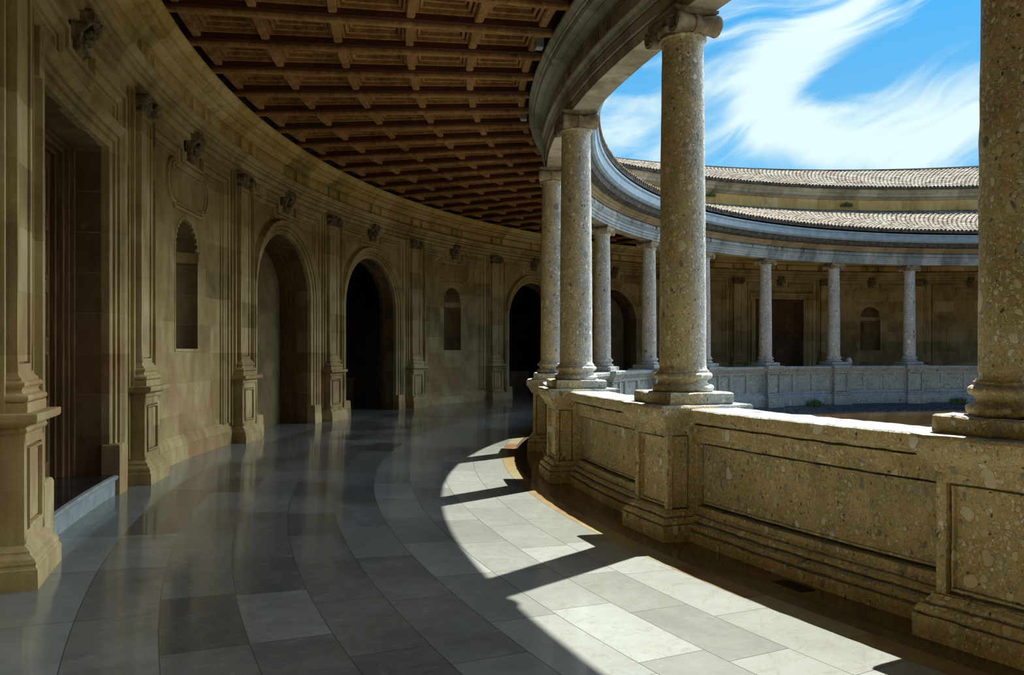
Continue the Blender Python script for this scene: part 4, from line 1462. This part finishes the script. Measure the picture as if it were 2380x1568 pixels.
# ------------------------------------------------------------------ coffered ceiling
def build_ceiling():
    ribs = [19.61, 18.80, 17.925, 17.05, 16.26, 15.50]
    zb = 5.20
    # one beam, along local y (outwards), origin on the ring at R = 17.5
    bm_ = MB()
    r0, r1 = 15.11 - 17.5, 19.80 - 17.5
    sec = [(-0.085, 5.62), (-0.085, 5.40), (-0.078, 5.385), (-0.062, 5.375), (-0.062, 5.262), (-0.052, 5.255), (-0.040, 5.24), (-0.040, 5.212), (-0.034, 5.2), (0.034, 5.2), (0.040, 5.212), (0.040, 5.24), (0.052, 5.255), (0.062, 5.262), (0.062, 5.375), (0.078, 5.385), (0.085, 5.40), (0.085, 5.62)]
    rows = [[(x, y, z) for x, z in sec] for y in lin(r0, r1, 12)]
    bm_.grid(rows)
    bm_.ngon(rows[0])
    bm_.ngon(rows[-1])
    beam = empty('ceiling_beam')
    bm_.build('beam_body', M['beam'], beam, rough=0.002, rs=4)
    bm_ = MB()
    sec = [(-0.041, 5.24), (-0.043, 5.235), (-0.043, 5.209), (-0.036, 5.196), (0.036, 5.196), (0.043, 5.209), (0.043, 5.235), (0.041, 5.24)]
    bm_.grid([[(x, y, z) for x, z in sec] for y in lin(r0, r1, 12)])
    bm_.build('soffit_strip', M['wood'], beam, rough=0.0015, rs=4)

    def coffer_panel():
        root = empty('coffered_panel')
        hw_ = ST * 0.25 / 2                                # half a compartment, as an angle

        def pc(a, R, z):
            return (R * sin(a), R * cos(a) - 17.5, z)
        for R in ribs:
            m2 = MB()
            ang_h = hw_ - 0.050 / R
            sec2 = [(-0.075, 5.50), (-0.075, 5.36), (-0.06, 5.345), (-0.052, 5.335), (-0.052, 5.29), (-0.044, 5.285), (-0.040, 5.275), (0.040, 5.275), (0.044, 5.285), (0.052, 5.29), (0.052, 5.335), (0.06, 5.345), (0.075, 5.36), (0.075, 5.50)]
            m2.grid([[pc(a, R + x, z) for x, z in sec2] for a in lin(-ang_h, ang_h, 3)])
            m2.build('rib', M['wood'], root, rough=0.002)
        for i in range(5):
            Ra, Rb = ribs[i + 1] + 0.055, ribs[i] - 0.055
            Rm = (Ra + Rb) / 2
            m2 = MB()
            hw2 = hw_ * Rm - 0.065

            def fn(u, v, d, Rm=Rm):
                return pc(u / Rm, v, d)
            nest(m2, fn, -hw2, hw2, Ra, Rb, [(0, 5.335), (0.035, 5.337), (0.037, 5.41), (0.047, 5.41), (0.049, 5.375), (0.085, 5.38), (0.087, 5.46), (0.097, 5.46), (0.099, 5.425), (0.135, 5.43), (0.137, 5.51), (0.147, 5.51), (0.149, 5.475), (0.185, 5.48), (0.187, 5.56), (0.20, 5.56), (0.202, 5.53), (0.235, 5.533)], n=2)
            m2.build('coffer', M['wood'], root)
        ang_h = hw_                                        # closing strips at the two ends
        for (Ra, Rb) in ((15.1, 15.44), (19.67, 19.8)):
            m2 = MB()
            m2.grid([[pc(a, R, 5.40) for R in (Ra, Rb)] for a in lin(-ang_h, ang_h, 2)])
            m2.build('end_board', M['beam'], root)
        return root
    panel = coffer_panel()
    n0, n1 = 3, 30
    for n in range(n0, n1):
        k = 0.125 + 0.25 * n
        b = beam if n == n0 else copy_tree(beam)
        kk = k + 0.034 / (17.5 * ST)
        place(b, 17.5, kk)
        i = n - 6
        w = ('%s radial pine ceiling beam counted inward from the top edge of the photo' % ORD[i]) if i >= 0 else ('radial pine ceiling beam above the top edge of the photo, %s back' % ORD[-i - 1])
        tag(b, w, 'beam', 'ceiling beams')
        p = panel if n == n0 else copy_tree(panel)
        place(p, 17.5, kk + 0.125)
        w = ('coffered pine ceiling compartment beyond the %s beam from the top edge' % ORD[i]) if i >= 0 else ('coffered pine ceiling compartment above the top edge, %s back' % ORD[-i - 1])
        tag(p, w, 'ceiling panel', 'coffered compartments')
    # two small grey lamp boxes at the inner end of the beams
    for (R, k, lab) in ((15.47, 1.99, 'small grey ceiling lamp box near the top, nearer of the two'), (15.47, 2.975, 'small grey ceiling lamp box farther along the cornice')):
        root = tag(empty('lamp_box'), lab, 'lamp', 'lamp boxes beside the cornice')
        m2 = MB()
        stack(m2, fl, -0.055, 0.055, -0.05, 0.05, [(-0.004, 5.175), (0, 5.18), (0, 5.30), (-0.01, 5.305)], att=0.0, ns=1, nd=1)
        m2.build('housing', M['box'], root)
        m2 = MB()
        stack(m2, fl, -0.05, 0.05, -0.045, 0.045, [(0, 5.165), (0, 5.178)], att=0.0, ns=1, nd=1)
        m2.build('diffuser', M['glass'], root)
        m2 = MB()
        box(m2, fl, -0.02, 0.02, -0.02, 0.02, 5.30, 5.42)
        m2.build('bracket', M['iron'], root)
        place(root, R, k)


build_ceiling()


# ------------------------------------------------------------------ small things
def build_small():
    # a lump of stone on the far parapet
    mb = MB()
    lathe(mb, [(0.02, 0.0), (0.13, 0.0), (0.14, 0.10), (0.12, 0.20), (0.07, 0.26), (0.02, 0.275)], 16)
    o = mb.build('stone_lump', M['grey'], rough=0.03, rs=6)
    place(o, 14.98, 9.205, 0.972)
    o.scale = (0.8, 0.7, 1.0)
    tag(o, 'rounded grey stone lump beside a far column foot', 'stone')
    # weeds at the foot of the far parapet and on the upper wall
    for i, (R, k, z, sz, n, lab) in enumerate(((14.56, 8.59, -0.285, 0.34, 90, 'green weed tuft at the far parapet foot, below the far door'), (14.56, 10.5, -0.285, 0.30, 80, 'green weed tuft at the far parapet foot, beside the massive column'),
                                               (20.02, 10.19, 7.30, 0.30, 50, 'small green weed growing on the ochre wall between the roofs'), (20.02, 8.63, 7.40, 0.26, 40, 'small bright weed on the ochre wall beside the tall near column'))):
        mb = MB()
        rnd = random.Random(40 + i)
        for q in range(n):
            t = rnd.uniform(0, 2 * pi)
            r = sz * 0.9 * sqrt(rnd.random())
            x, y = r * cos(t), 0.35 * r * sin(t)
            h = sz * rnd.uniform(0.35, 0.9) * (1 - 0.5 * r / sz)
            lx, ly = rnd.uniform(-0.10, 0.10), rnd.uniform(-0.06, 0.06)
            w = 0.018
            mb.grid([[(x - w, y, 0), (x + w, y, 0)], [(x + lx * 0.5 - w * 1.2, y + ly * 0.5, h * 0.6), (x + lx * 0.5 + w * 1.2, y + ly * 0.5, h * 0.6)], [(x + lx - 0.002, y + ly, h), (x + lx + 0.002, y + ly, h)]])
        o = mb.build('weed', M['weed'], fix=False, weld=False)
        place(o, R, k, z)
        tag(o, lab, 'weed', 'weeds on the stonework')
    # drain in the floor by the near parapet
    root = tag(empty('floor_drain'), 'dark slotted drain in the floor at the foot of the near parapet', 'drain')
    mb = MB()
    stack(mb, fl, -0.13, 0.13, -0.06, 0.06, [(0, -0.01), (0, 0.004), (-0.004, 0.006)], att=0.0, ns=1, nd=1)
    mb.build('frame', M['iron'], root)
    for i in range(6):
        mb = MB()
        x = -0.1 + 0.04 * i
        box(mb, fl, x - 0.008, x + 0.008, -0.05, 0.05, 0.004, 0.009)
        mb.build('bar', M['iron'], root)
    place(root, 15.28, 0.44, -SLOPE * (19.8 - 15.28))
    # thin rod on the far ridge
    mb = MB()
    tube(mb, [(0, 0, 0), (0, 0, 0.45)], 0.018, 6)
    o = mb.build('roof_rod', M['iron'])
    place(o, 25.7, 8.12, 10.05)
    tag(o, 'thin dark rod standing on the ridge of the upper roof', 'rod')


build_small()
